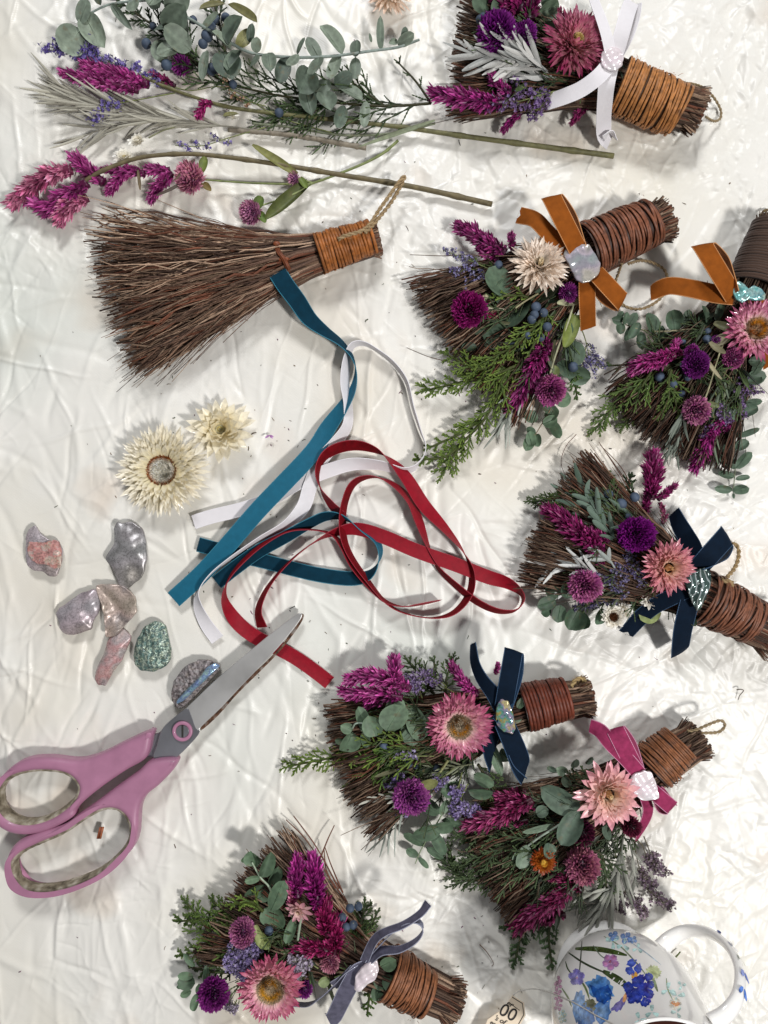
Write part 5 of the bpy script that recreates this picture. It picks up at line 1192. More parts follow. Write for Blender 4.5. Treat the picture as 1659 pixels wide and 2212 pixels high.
juniper([(860, 780, 72), (780, 760, 80), (640, 770, 74)], 100, t, GJ, 6, 2, 2.3, angle=.6); juniper([(950, 880, 80), (830, 1000, 84), (740, 1080, 78), (560, 1180, 60)], 190, t, GJ, 14, 4, 2.5, angle=.55, subl=.35); juniper([(960, 860, 84), (920, 980, 80), (850, 1110, 76)], 120, t, GJ, 8, 2, 2.3)
juniper([(900, 1150, 50), (700, 1250, 50), (640, 1400, 46), (560, 1540, 34), (430, 1680, 22), (330, 1830, 12)], 240, t, GJ, 24, 6, 2.6, angle=.6, subl=.36); juniper([(760, 1200, 56), (600, 1260, 50), (420, 1300, 36), (230, 1345, 20)], 210, t, GJ, 18, 6, 2.6, angle=.6, subl=.36); juniper([(660, 1160, 60), (520, 1220, 54), (340, 1130, 34)], 150, t, GJ, 12, 5, 2.5)
juniper([(560, 1500, 26), (450, 1600, 20), (240, 1700, 12)], 120, t, GJ, 12, 5, 2.6); juniper([(450, 1650, 20), (330, 1760, 14), (165, 1780, 10)], 110, t, GJ, 12, 5, 2.6); juniper([(1120, 1230, 40), (1130, 1290, 34), (1140, 1380, 20)], 80, t, ('#2c401c', '#4f6a30'), 8, 3, 2.2)
juniper([(860, 760, 60), (700, 620, 54), (520, 555, 46)], 90, t, ('#3a4f24', '#5f7a3c'), 8, 3, 2)
for b in ((888, 832, 92, 30), (935, 868, 90, 27), (878, 880, 94, 26), (862, 910, 92, 27), (958, 957, 88, 28), (918, 1022, 84, 25), (838, 1010, 82, 23), (655, 572, 66, 27), (640, 592, 60, 22), (740, 1062, 60, 18), (1118, 1205, 46, 32)): berry(*b, parent=t)
silver([(900, 1150, 50), (820, 1300, 44), (740, 1440, 34), (690, 1560, 26)], t, 26, 190, 16, ('#858a80', '#b9bdb2'), .35, zj=.2, start=.1)
celosia([(960, 1060, 66), (900, 1150, 70), (850, 1270, 60), (745, 1430, 36)], 100, t, MG, 84); celosia([(980, 1130, 60), (960, 1080, 62), (940, 1030, 60)], 60, t, MG, 30); celosia([(960, 1200, 56), (920, 1230, 60), (870, 1270, 56)], 60, t, MG, 26)
globe(478, 850, 112, 84, t, '#52083e', '#8a1478', '#a83aa0', axis=(-.15, .1, 1), n=330); celosia([(560, 880, 66), (590, 890, 60), (620, 900, 56)], 60, t, ('#6a0830', '#a01850', '#b83a70'), 16)
globe(980, 1350, 98, 70, t, '#7a2c80', '#b050b4', '#d898c8', axis=(.0, -.5, 1), n=260); globe(1085, 745, 62, 84, t, '#5a1470', '#9030a4', '#b468c4', axis=(.2, -.2, 1), n=170)
dryleaf(1150, 800, 76, 190, 140, 50, t, '#a8a888', 'leaf'); dryleaf(1130, 880, 66, 250, 220, 90, t, '#6f7a3c', 'leaf', .1); dryleaf(590, 760, 70, 220, 80, 30, t, '#b0a888', 'leaf'); dryleaf(990, 1270, 60, 80, 70, 60, t, '#6f7a4c', 'leaf')
stem([(1130, 780, 76), (1090, 920, 78), (1020, 1100, 76), (975, 1250, 70)], 2.2, 1.8, t, '#a8a888', 'flower_stem'); stem([(900, 750, 76), (830, 790, 80), (760, 840, 76)], 2.0, 1.8, t, '#a8a07c', 'flower_stem'); stem([(700, 850, 60), (640, 845, 70), (590, 840, 74)], 3, 3, t, '#b0a890', 'flower_stem')
LV = ('#6a5f96', '#a29cc4')
statice([(700, 650, 56), (560, 580, 56), (440, 530, 50), (310, 480, 40)], t, 8, 50, 14, LV, fl=16, start=.45); statice([(650, 650, 56), (560, 640, 54), (450, 680, 46)], t, 7, 60, 16, LV, fl=16, start=.2); statice([(560, 600, 50), (450, 600, 46), (360, 620, 40)], t, 6, 30, 12, LV, fl=16)
statice([(1140, 900, 40), (1190, 1020, 30), (1220, 1130, 22), (1280, 1220, 16)], t, 9, 90, 18, LV, fl=17, start=.45); statice([(1200, 1080, 30), (1180, 1160, 24), (1170, 1230, 18)], t, 5, 60, 16, LV, fl=17, start=.2)
statice([(1040, 800, 60), (1020, 900, 60), (1000, 1000, 56)], t, 8, 60, 16, ('#4a3448', '#7a6078'), stem='#4a3c38', fl=13, start=.1)
BL = dict(tip='#f0dfcc', mid='#f4e2d4', inner='#f6ecdc', eye='#d8c4a0', eye2='#efe2c4', rc=.15)
strawflower(910, 580, 196, 96, t, BL, (-.02, .22), 7, 26, .15, eye=False, open_=1.05)
bw = bowloop(t, R_amber, loop_pts(1170, 520, 985, 150, 104, 26, 14), 110, 'ribbon_bow')
tail(bw, R_amber, [(1160, 520, 108, 0), (1040, 440, 112, 0), (960, 370, 106, 0), (880, 290, 92, 5), (780, 262, 66, 20)], 92, notch=6)
tail(bw, R_amber, [(1205, 640, 100, 0), (1205, 760, 100, 0), (1208, 860, 84, 0), (1212, 965, 56, 0)], 94)
bowloop(bw, R_amber, loop_pts(1250, 610, 1425, 800, 98, 20, 16), 104)
shell([(1062, 500), (1090, 460), (1150, 440), (1215, 448), (1255, 505), (1288, 560), (1275, 625), (1240, 660), (1180, 685), (1140, 660), (1110, 600)], 118, 8, M_sh['opal'], t, 'shell_charm', dome=.12, rough=1.2)

# ---- C: right edge, dark handle
use('F5')
t = broom('broom with brown corded handle and amber bow, cut off by the right edge', K(1000, 1200, 3))
broom_twigs((1340, 235), (1150, 730), (150, 1400), (1000, 1950), 36, t, n=560, bulge=.10, zend=50, rneck=56, tone=.5, back=10, rad=(1.3, 2.8))
filler(t, (1150, 730), (150, 1400), (1000, 1950), 190, .06, .68, u0=.0, u1=1.05, z=(46, 74))
wrap((1325, 260), (1175, 690), 42, 55, t, 19, '#46352c', z=52, tilt=.02, messy=.1, mat=attr_mat('dark_cord', .9, .2, 3000, sheen=.3, spec=.1, bump=.8), colvar=.08, tubef=1.05)
twine([(1290, 260, 60), (1260, 220, 30), (1245, 180, 14), (1270, 150, 8), (1320, 150, 8)], t, 3, '#6f5f44')
def eline(pts, n, leaf, cols=EUC, **kw): return eucalyptus(pts, leaf, n, t, cols, **kw)
stem([(900, 960, 60), (700, 975, 50), (500, 985, 40), (330, 950, 32), (240, 880, 26)], 2.2, 1.3, t, '#8c8668', 'eucalyptus_stem')
leafset([(285, 905, 30, 180, 80, .3, .8), (250, 900, 30, 60, 60, .4, .7), (290, 940, 34, 75, 90, .1, .5), (265, 925, 30, 270, 85, .0, .75), (325, 945, 36, 60, 100, .1, .6), (345, 945, 30, 250, 100, 0, .5), (400, 925, 34, 235, 140, 0, .48), (410, 985, 28, 270, 120, .0, .55), (480, 995, 40, 90, 135, .1, .85), (540, 960, 36, 255, 90, 0, .9), (560, 945, 34, 262, 160, 0, .55), (640, 985, 46, 92, 150, .1, .75), (640, 985, 34, 262, 130, .0, .85), (730, 970, 44, 90, 130, .1, .62), (600, 1040, 30, 200, 100, 0, .8), (820, 950, 60, 60, 110, .1, .8), (860, 930, 66, 100, 120, .2, .6), (930, 920, 70, 80, 150, .3, .35), (800, 900, 60, 20, 110, .1, .6)], t, ('#3f5242', '#53695a'), name='eucalyptus_sprig')
stem([(1120, 1350, 60), (1090, 1560, 40), (1075, 1750, 24), (1058, 1950, 16), (1045, 2110, 12)], 1.8, 1.0, t, '#7c8468', 'eucalyptus_stem')
leafset([(1150, 1190, 60, 350, 110, .1, .7), (1240, 1180, 64, 240, 120, .2, .5), (1140, 1310, 56, 5, 130, .05, .8), (1240, 1290, 56, 200, 120, .1, .8), (1080, 1560, 50, 175, 110, .1, .8), (1090, 1560, 46, 20, 120, .1, .8), (1130, 1480, 46, 5, 130, 0, .4), (1080, 1690, 34, 165, 90, .1, .5), (1075, 1710, 34, 20, 150, .2, .3), (1065, 1810, 30, 170, 110, .0, .55), (1060, 1800, 34, 35, 100, .1, .7), (1065, 1930, 24, 140, 175, .05, .5), (1060, 1930, 24, 42, 175, .05, .4), (1055, 1990, 20, 165, 110, 0, .55), (1060, 2005, 18, 10, 100, .1, .4), (1040, 2080, 16, 170, 120, 0, .5), (1040, 2085, 16, 10, 140, 0, .5), (1045, 2100, 14, 280, 40, .1, .5)], t, ('#43594a', '#62786a'), name='eucalyptus_leaves')
GD = ('#24331a', '#47582e'); GB = ('#33471d', '#5c7034')
juniper([(560, 1180, 46), (400, 1210, 36), (205, 1220, 24)], 90, t, GD, 6, 2, 2.2); juniper([(520, 1260, 56), (380, 1380, 44), (260, 1460, 30), (110, 1640, 12)], 230, t, GB, 20, 5, 2.4, angle=.55, subl=.36); juniper([(480, 1260, 56), (420, 1360, 50), (400, 1480, 30), (300, 1620, 14)], 160, t, GB, 14, 5, 2.4)
juniper([(620, 1250, 76), (600, 1330, 76), (600, 1450, 66), (540, 1560, 50)], 150, t, GB, 12, 3, 2.3, angle=.6); juniper([(640, 1300, 76), (640, 1430, 70), (670, 1560, 56)], 120, t, GB, 8, 3, 2.3); juniper([(880, 1240, 80), (950, 1330, 76), (1040, 1480, 60)], 130, t, GD, 8, 3, 2.2)
juniper([(560, 1080, 50), (500, 1070, 44), (430, 1090, 36)], 60, t, GD, 5, 2, 2)
silver([(1000, 1200, 66), (950, 1400, 66), (900, 1550, 56), (880, 1700, 46)], t, 26, 220, 14, ('#3c4a38', '#6f7c66'), .3, zj=.2); silver([(720, 1500, 60), (680, 1620, 54), (640, 1760, 40)], t, 26, 210, 16, ('#4a5248', '#7c8478'), .35, zj=.15, start=.0)
for b in ((540, 1300, 60, 34), (632, 1352, 74, 27), (730, 1300, 66, 27), (700, 1220, 70, 22), (688, 1420, 56, 30), (700, 1060, 66, 20), (865, 1040, 70, 30), (870, 985, 66, 24)): berry(*b, parent=t)
MG2 = ('#7a0f4c', '#b02a80', '#cc5ca8')
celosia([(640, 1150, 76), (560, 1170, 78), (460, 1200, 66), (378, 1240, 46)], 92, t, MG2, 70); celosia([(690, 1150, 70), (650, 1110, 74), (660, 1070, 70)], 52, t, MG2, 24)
celosia([(960, 1590, 60), (900, 1680, 56), (850, 1780, 46), (790, 1910, 26)], 84, t, ('#5a0a3e', '#98206c', '#b8449a'), 70); celosia([(1040, 1590, 50), (1020, 1620, 46), (1000, 1650, 40)], 44, t, MG, 18)
globe(785, 1215, 94, 92, t, '#3f0a54', '#762094', '#9a48b0', axis=(-.1, .1, 1), n=290); globe(760, 1130, 56, 84, t, '#5a1460', '#9030a0', axis=(0, .3, 1), n=140); globe(1045, 1170, 72, 88, t, '#7a2c80', '#ac50ac', '#d088c0', axis=(.1, -.2, 1), n=190)
globe(790, 1530, 100, 76, t, '#6a1c74', '#b45cb4', '#ecc4e4', axis=(-.1, -.4, 1), n=240, ln=.46); globe(930, 1040, 32, 84, t, '#5a1470', '#8a30a4', n=80)
dryleaf(900, 1070, 80, 20, 110, 70, t, '#9a9478', 'curled_leaf', .6); dryleaf(880, 1060, 90, 300, 120, 50, t, '#8c8668', 'curled_leaf', .6); dryleaf(910, 930, 80, 330, 120, 60, t, '#6f7050', 'curled_leaf', .3); dryleaf(870, 1190, 90, 290, 150, 30, t, '#a8a080', 'curled_leaf', .4); dryleaf(850, 1480, 80, 340, 90, 40, t, '#6f7850', 'leaf')
stem([(980, 1060, 84), (930, 1200, 84), (880, 1370, 82), (840, 1480, 78)], 1.8, 1.6, t, '#a8a480', 'flower_stem')
for pp in (([(1000, 1180, 70), (1080, 1260, 66), (1150, 1370, 56), (1215, 1410, 46)]), ([(960, 1250, 70), (1040, 1330, 66), (1100, 1470, 56), (1110, 1560, 50)]), ([(920, 1400, 70), (960, 1530, 66), (1000, 1620, 56)]), ([(900, 1500, 70), (910, 1620, 60), (850, 1740, 50)])):
    statice(pp, t, 9, 60, 16, ('#6a4f84', '#a888b8'), fl=16, start=.35)
PR = dict(tip='#a81c60', mid='#de84b0', inner='#f5d8cc', eye='#d09020', eye2='#b89878', rc=.30)
strawflower(1200, 975, 215, 104, t, PR, (-.12, .02), 6, 30, .14, eyeh=.06)
bw = bowloop(t, R_amber, loop_pts(1040, 730, 835, 390, 110, 24, 18), 128, 'ribbon_bow')
tail(bw, R_amber, [(1050, 740, 104, 10), (920, 725, 108, 8), (760, 690, 96, 5), (620, 670, 80, 0), (540, 690, 66, -10), (478, 722, 50, -35)], 112)
tail(bw, R_amber, [(1200, 760, 96, 0), (1240, 900, 90, 0), (1270, 1100, 70, 0), (1300, 1220, 50, 0)], 100)
shell([(1048, 680), (1055, 650), (1090, 640), (1125, 660), (1150, 690), (1190, 668), (1240, 690), (1268, 730), (1262, 765), (1200, 770), (1150, 765), (1110, 785), (1070, 760), (1050, 720)], 116, 7, M_sh['aqua'], t, 'shell_charm', dome=.2, rough=2)

# ---- D: right side, navy ribbon, salmon flower
use('F6')
t = broom('broom with navy bow, salmon strawflower and two white daisies, right of the red ribbon', K(900, 800, 3))
broom_twigs((1690, 1296), (1225, 1066), (520, 150), (80, 1010), 52, t, n=600, bulge=.05, zend=52, rneck=58, back=20, tone=.9)
filler(t, (1225, 1050), (520, 150), (80, 1010), 190, .08, .70, u0=.05, u1=1.15, z=(46, 74))
wrap((1575, 1240), (1250, 1080), 46, 57, t, 17, '#6e4430', z=56, tilt=.12, messy=.9)
twine([(1370, 985, 70), (1400, 960, 60), (1450, 900, 40), (1475, 830, 24), (1470, 770, 12), (1440, 740, 10)], t, 4, '#97805e', fuzz=90)
twine([(1440, 1000, 84), (1400, 985, 86), (1370, 980, 80)], t, 6, '#97805e', fuzz=60, name='loop_knot')
for pp in ([(800, 420, 50), (700, 260, 40), (600, 110, 26)], [(830, 440, 50), (740, 270, 36), (610, 130, 20)], [(840, 470, 40), (790, 380, 30), (650, 180, 16)]): stem(pp, 1.2, .7, t, '#5a3828', 'long_twig')
silver([(900, 620, 60), (740, 600, 66), (560, 520, 60), (480, 450, 50)], t, 18, 230, 34, ('#46584a', '#66786a'), .7, zj=.3, start=.05); silver([(760, 780, 70), (640, 640, 74), (520, 440, 66)], t, 10, 160, 34, ('#46584a', '#66786a'), .6, zj=.3)
juniper([(800, 560, 60), (600, 520, 60), (420, 470, 46), (225, 480, 26)], 200, t, GD, 22, 5, 2.2, angle=.5); juniper([(800, 520, 56), (680, 440, 50), (640, 340, 36)], 150, t, GD, 14, 4, 2.2); juniper([(830, 470, 50), (780, 400, 44), (800, 330, 30)], 100, t, ('#1c2a16', '#3a4c2c'), 10, 3, 2.2); juniper([(420, 470, 46), (320, 460, 36), (220, 482, 22)], 90, t, GB, 8, 4, 2.3)
juniper([(700, 640, 50), (560, 600, 50), (420, 560, 40)], 160, t, GD, 14, 4, 2.2)
for b in ((740, 498, 66, 34), (660, 437, 60, 30), (825, 455, 60, 30), (780, 575, 66, 20), (600, 610, 56, 16)): berry(*b, parent=t)
MD = ('#5a0838', '#8c1a5c', '#a83c80')
celosia([(920, 470, 66), (935, 390, 70), (940, 300, 60), (945, 215, 40)], 96, t, MD, 84); celosia([(970, 470, 60), (1020, 430, 56), (1070, 390, 46)], 48, t, MD, 26); celosia([(900, 560, 56), (900, 520, 60), (900, 480, 60)], 44, t, MD, 20); celosia([(1000, 620, 50), (1010, 570, 46), (990, 510, 40)], 40, t, ('#6a1840', '#a84070', '#c87098'), 18)
celosia([(620, 800, 76), (540, 730, 80), (430, 640, 70), (305, 550, 46)], 104, t, MD, 90); celosia([(660, 740, 70), (610, 700, 70), (560, 680, 66)], 60, t, MD, 24); celosia([(640, 900, 66), (600, 850, 66), (560, 800, 66)], 60, t, MD, 26)
globe(832, 690, 118, 96, t, '#3c0650', '#7a1494', '#982cae', axis=(0, .1, 1), n=420)
silver([(640, 960, 66), (520, 900, 70), (400, 870, 60), (280, 900, 50)], t, 17, 170, 24, ('#a8aaa8', '#d0d0cc'), .6, zj=.3, start=.05); silver([(700, 900, 76), (660, 850, 80), (560, 820, 76)], t, 7, 130, 28, ('#98a09a', '#c0c4c0'), .8, zj=.4); silver([(500, 980, 56), (420, 1010, 50), (360, 1050, 40)], t, 5, 110, 22, ('#a8aaa8', '#d0d0cc'), .5)
leafset([(350, 1080, 40, 140, 100, .1, .8), (330, 1100, 44, 200, 120, .1, .7), (360, 1130, 36, 260, 110, .1, .8), (300, 1150, 30, 200, 80, .3, .9), (400, 1090, 44, 80, 110, .1, 1), (480, 1150, 30, 240, 150, 0, .9), (470, 1160, 30, 290, 130, 0, .9), (620, 1150, 40, 260, 110, 0, .8), (850, 1120, 56, 20, 130, .1, .8), (800, 1080, 50, 300, 130, .1, .6), (1150, 1180, 80, 300, 90, .1, .5)], t, ('#3f5242', '#55705e'))
dryleaf(850, 1190, 60, 10, 130, 130, t, '#8c9860', 'leaf', .05, 0, .1)
for pp in ([(1000, 1050, 84), (900, 1000, 84), (820, 900, 84), (790, 790, 76)], [(900, 1060, 70), (760, 1040, 74), (640, 980, 74), (560, 940, 66)], [(860, 1080, 60), (740, 1090, 56), (600, 1110, 46), (440, 1150, 30)], [(850, 980, 74), (780, 940, 76), (700, 900, 74)]):
    statice(pp, t, 11, 60, 18, ('#5a5080', '#948cb0'), fl=16, start=.3)
globe(515, 1010, 100, 82, t, '#7a2c80', '#b85cbc', '#e0a8d8', axis=(-.3, -.1, 1), n=280, ln=.48); strawflower(600, 1025, 44, 70, t, WH, (.5, -.1), 2, 9, .4)
WD = dict(tip='#f0ece4', mid='#f0ebe0', inner='#ece4d0', eye='#3c2010', eye2='#5a3418', rc=.30)
strawflower(690, 1205, 84, 62, t, WD, (-.05, .1), 4, 13, .36, name='white_daisy'); strawflower(915, 1105, 62, 72, t, dict(WD, eye='#c8a860', eye2='#d8c890', rc=.18), (.1, .2), 3, 8, .42, name='white_daisy'); strawflower(750, 1170, 60, 58, t, WD, (.4, .3), 3, 11, .36, name='white_daisy', eye=False)
SA = dict(tip='#cc6e88', mid='#e6a2a6', inner='#f0cdb4', eye='#c89a60', eye2='#e8c898', rc=.22)
strawflower(1030, 895, 178, 108, t, SA, (.05, -.05), 7, 27, .16, eye=False)
bw = bowloop(t, R_navy, loop_pts(1220, 900, 1400, 700, 104, 26, 22), 124, 'ribbon_bow')
tail(bw, R_navy, [(1215, 900, 96, 20), (1190, 780, 96, 15), (1140, 690, 86, 30), (1100, 620, 70, 50), (1070, 550, 56, 70)], 100)
tail(bw, R_navy, [(1180, 1020, 100, 0), (1090, 1065, 96, 0), (960, 1130, 80, 0), (860, 1210, 56, 0), (770, 1310, 30, 10)], 96, notch=7)
tail(bw, R_navy, [(1180, 1070, 96, 0), (1150, 1180, 96, 0), (1125, 1290, 80, 0), (1110, 1400, 56, 5), (1100, 1435, 36, 10)], 110)
shell([(1128, 950), (1200, 920), (1275, 898), (1300, 940), (1300, 1010), (1275, 1080), (1235, 1155), (1215, 1165), (1190, 1120), (1160, 1040)], 118, 9, M_sh['veined'], t, 'shell_charm', dome=.16, rough=2.4)

# ---- E: lower middle, navy ribbon
use('G4')
t = broom('broom with navy bow, rainbow shell and pink strawflower, below the end of the red ribbon', K(750, 550, 3))
broom_twigs((1530, 345), (1180, 400), (225, 370), (440, 1035), 38, t, n=470, bulge=.05, zend=50, rneck=50, back=12)
filler(t, (1180, 400), (225, 370), (440, 1035), 190, .05, .75, u0=-.05, u1=1.15, z=(44, 70))
wrap((1430, 345), (1205, 400), 42, 50, t, 10, '#5f2c1c', z=50, tilt=.02, messy=.15, tubef=1.0)
twine([(1450, 290, 66), (1470, 260, 60), (1500, 250, 50), (1520, 270, 50), (1525, 300, 50)], t, 4, '#a08a62', fuzz=120)
celosia([(640, 300, 70), (540, 260, 72), (430, 240, 60), (340, 260, 44)], 72, t, PK, 60); celosia([(600, 350, 66), (500, 330, 66), (400, 330, 56), (320, 320, 40)], 66, t, PK, 50); celosia([(560, 300, 76), (560, 230, 76), (560, 165, 56)], 60, t, PK, 34); celosia([(500, 380, 60), (470, 370, 60), (440, 380, 50)], 50, t, PK, 22)
celosia([(980, 330, 66), (930, 290, 66), (860, 200, 50)], 56, t, PK, 42); celosia([(1070, 230, 50), (1075, 205, 50), (1080, 185, 44)], 28, t, MG2, 14)
juniper([(760, 330, 56), (720, 270, 56), (640, 180, 40)], 130, t, GD, 12, 4, 2.1); juniper([(820, 330, 56), (820, 260, 56), (850, 160, 40)], 100, t, GD, 9, 4, 2.1); juniper([(700, 340, 50), (760, 240, 50), (760, 170, 40)], 80, t, GD, 7, 3, 2.1)
for pp in ([(860, 320, 70), (780, 280, 74), (700, 250, 70), (600, 250, 60)], [(800, 310, 66), (820, 290, 70), (760, 240, 64), (690, 220, 60)], [(700, 350, 66), (680, 300, 70), (640, 270, 66)]): statice(pp, t, 9, 40, 18, ('#7a6294', '#a894b8'), fl=14, start=.3)
juniper([(760, 620, 60), (560, 600, 60), (400, 620, 46), (240, 650, 30), (60, 685, 14)], 190, t, GJ, 26, 5, 2.5, angle=.55, subl=.36); juniper([(640, 590, 60), (540, 650, 56), (440, 700, 44), (375, 790, 26)], 170, t, ('#33491e', '#56722c'), 16, 5, 2.4); juniper([(700, 600, 56), (600, 720, 54), (560, 800, 44)], 170, t, GD, 14, 4, 2.3); juniper([(480, 450, 46), (400, 400, 40), (340, 385, 30)], 80, t, GJ, 8, 4, 2.3)
juniper([(680, 560, 56), (560, 560, 56), (430, 560, 44)], 120, t, GD, 14, 4, 2.3)
for b in ((505, 590, 60, 22), (630, 680, 56, 22), (650, 640, 56, 18), (670, 690, 56, 16), (770, 700, 60, 20)): berry(*b, parent=t)
EU2 = ('#586f5c', '#7f9683')
leafset([(520, 515, 92, 60, 150, .05, 1.0), (545, 470, 70, 75, 130, .1, .75), (500, 480, 96, 120, 30, .1, .8), (660, 500, 62, 30, 110, .1, .9), (700, 560, 64, 110, 180, .1, .55), (470, 540, 78, 110, 115, .15, .85), (430, 520, 70, 110, 130, .2, .5), (400, 520, 62, 60, 80, .2, .7), (505, 530, 56, 265, 80, .1, .4), (350, 520, 60, 250, 110, .1, .95), (350, 510, 64, 150, 70, .3, .8), (300, 570, 50, 160, 40, .2, .8), (400, 520, 60, 290, 80, .1, .6), (650, 590, 68, 90, 130, .05, .85), (740, 600, 56, 200, 100, .1, .6), (1200, 440, 70, 200, 60, .1, .7), (1180, 400, 80, 60, 60, .2, .6), (1200, 470, 60, 350, 60, .1, .6), (1100, 600, 50, 280, 70, .1, .6), (1040, 500, 76, 100, 110, .1, .35), (1200, 360, 60, 300, 80, .1, .6), (1190, 500, 50, 20, 70, .1, .6)], t, EU2)
stem([(540, 480, 84), (440, 480, 80), (370, 475, 76), (350, 500, 70)], 2.2, 1.8, t, '#98a898', 'eucalyptus_stem')
silver([(800, 700, 56), (660, 800, 50), (560, 960, 36), (500, 1060, 20)], t, 16, 160, 12, ('#6c7468', '#a4aaa0'), .35, zj=.15, start=.3); silver([(700, 840, 56), (560, 850, 56), (440, 860, 44)], t, 7, 100, 12, ('#a4a496', '#c4c2b4'), .4, zj=.2, start=.1); silver([(950, 680, 66), (850, 700, 70), (750, 740, 66)], t, 12, 110, 12, ('#74785c', '#9aa084'), .6)
for pp in ([(760, 640, 66), (700, 640, 70), (640, 640, 66), (570, 635, 60)],): statice(pp, t, 7, 30, 10, ('#9484b8', '#c8bcd8'), fl=15, start=.4)
for pp in ([(700, 760, 66), (620, 720, 60), (560, 760, 56), (520, 770, 50)], [(700, 800, 60), (620, 840, 50), (600, 920, 36)], [(860, 700, 76), (800, 750, 76), (760, 790, 70)], [(900, 720, 76), (880, 800, 74), (850, 850, 66)], [(900, 800, 66), (900, 880, 56), (1000, 930, 40)], [(930, 780, 70), (880, 880, 60), (860, 930, 46)]):
    statice(pp, t, 9, 44, 20, ('#7c68a4', '#b4a4d0'), fl=14, start=.4)
globe(645, 845, 98, 80, t, '#5f1880', '#9a3cb4', '#cc88d4', axis=(.25, .3, 1), n=300, ln=.4)
leafset([(960, 730, 60, 330, 110, .05, .6), (870, 760, 56, 285, 90, .1, .35), (930, 810, 70, 0, 120, .05, .62), (900, 790, 56, 190, 110, .1, .7), (830, 860, 50, 240, 80, .1, .6), (790, 930, 36, 150, 120, .05, .6), (800, 990, 30, 200, 150, .05, .6), (760, 1000, 30, 20, 100, .1, .8), (800, 960, 30, 350, 110, .1, .35), (750, 1020, 24, 300, 120, .1, .5), (710, 1090, 20, 150, 120, .1, .42), (720, 1100, 20, 330, 100, .0, .38), (680, 1140, 16, 150, 70, .2, .6), (680, 1150, 16, 320, 70, .2, .4), (1100, 740, 60, 110, 180, .1, .3), (1090, 620, 56, 300, 60, .1, .6)], t, ('#4f6654', '#6c8570'), name='eucalyptus_sprig')
stem([(880, 800, 60), (820, 900, 46), (760, 1000, 30), (700, 1100, 20), (665, 1180, 14)], 1.8, 1.0, t, '#8c9c78', 'eucalyptus_stem')
dryleaf(690, 790, 80, 20, 90, 50, t, '#8a8c58', 'leaf'); stem([(830, 660, 76), (790, 720, 78), (750, 780, 76)], 3, 3, t, '#8c8c5c', 'flower_stem')
juniper([(980, 680, 60), (1030, 760, 56), (1140, 890, 30)], 110, t, GD, 10, 3, 2.2); juniper([(1000, 820, 50), (1020, 900, 40), (960, 1060, 20)], 110, t, GD, 10, 3, 2.2)
P1 = dict(tip='#a01858', mid='#de80aa', inner='#f5d6c8', eye='#c08a2c', eye2='#b4a48c', rc=.30)
strawflower(885, 485, 172, 108, t, P1, (0, 0), 8, 38, .135, eyeh=.05, open_=.95)
bw = tail(t, R_navy, [(1100, 400, 104, 10), (1060, 330, 116, 25), (1000, 250, 120, 45), (965, 170, 116, 62), (955, 75, 104, 78)], 76, 'ribbon_bow')
bowloop(bw, R_navy, loop_pts(1110, 390, 1160, 110, 112, 22, 10), 84)
tail(bw, R_navy, [(1100, 450, 96, 10), (1060, 520, 90, 15), (1040, 600, 80, 30), (1045, 690, 60, 70)], 78)
tail(bw, R_navy, [(1110, 470, 104, 20), (1150, 560, 116, 10), (1185, 650, 108, 0), (1210, 745, 92, 60)], 96); tail(bw, R_navy, [(1120, 480, 92, -10), (1130, 580, 100, 60), (1150, 680, 96, 100), (1205, 748, 90, 120)], 60, 'ribbon_tail')
bowloop(bw, R_navy, [(1080, 420, 116), (1100, 440, 122), (1120, 450, 122), (1140, 460, 112)], 70, 'knot')
shell([(1105, 340), (1135, 370), (1160, 440), (1168, 500), (1155, 530), (1110, 515), (1075, 480), (1070, 420), (1085, 370)], 122, 9, M_sh['rainbow'], t, 'shell_charm', dome=.28, rough=2.2)

# ---- F: rose velvet bow
use('G5')
t = broom('broom with rose pink velvet bow and pale peach strawflower, above the mug', K(700, 750, 3))
broom_twigs((1305, 235), (1040, 400), (190, 560), (430, 1110), 40, t, n=480, bulge=.06, zend=50, rneck=52, back=18, tone=.85)
filler(t, (1040, 400), (190, 560), (430, 1110), 220, .05, .78, u0=.0, u1=1.35, z=(44, 72), cols=('#222c1c', '#445038', '#343c2c', '#62685a', '#544a38', '#2a3028'))
broom_twigs((1305, 235), (1040, 400), (340, 480), (250, 640), 34, t, n=90, bulge=0, zend=40, rneck=46, back=10)
wrap((1235, 245), (1090, 375), 42, 52, t, 15, '#784b2e', z=52, tilt=.04, messy=.4)
twine([(1270, 190, 60), (1310, 185, 66), (1370, 160, 70), (1430, 140, 66), (1450, 165, 60), (1420, 195, 60), (1350, 200, 62), (1290, 200, 58)], t, 3.0, '#8f7e62', fuzz=120)
DM = ('#5a0c30', '#96245a', '#b85088')
celosia([(520, 520, 70), (420, 570, 72), (330, 610, 60), (220, 640, 44)], 76, t, DM, 66); celosia([(540, 560, 60), (470, 520, 62), (380, 510, 56)], 60, t, DM, 36); celosia([(500, 620, 60), (440, 630, 60), (330, 640, 50)], 44, t, DM, 26)
celosia([(700, 960, 66), (640, 1000, 66), (560, 1050, 56), (455, 1120, 34)], 82, t, DM, 76); celosia([(760, 960, 60), (700, 920, 62), (630, 890, 56)], 56, t, ('#4a0a28', '#801c48', '#a03c6c'), 30); celosia([(680, 1080, 50), (640, 1080, 50), (600, 1100, 40)], 50, t, DM, 20)
FG = ('#26341e', '#4a5a38')
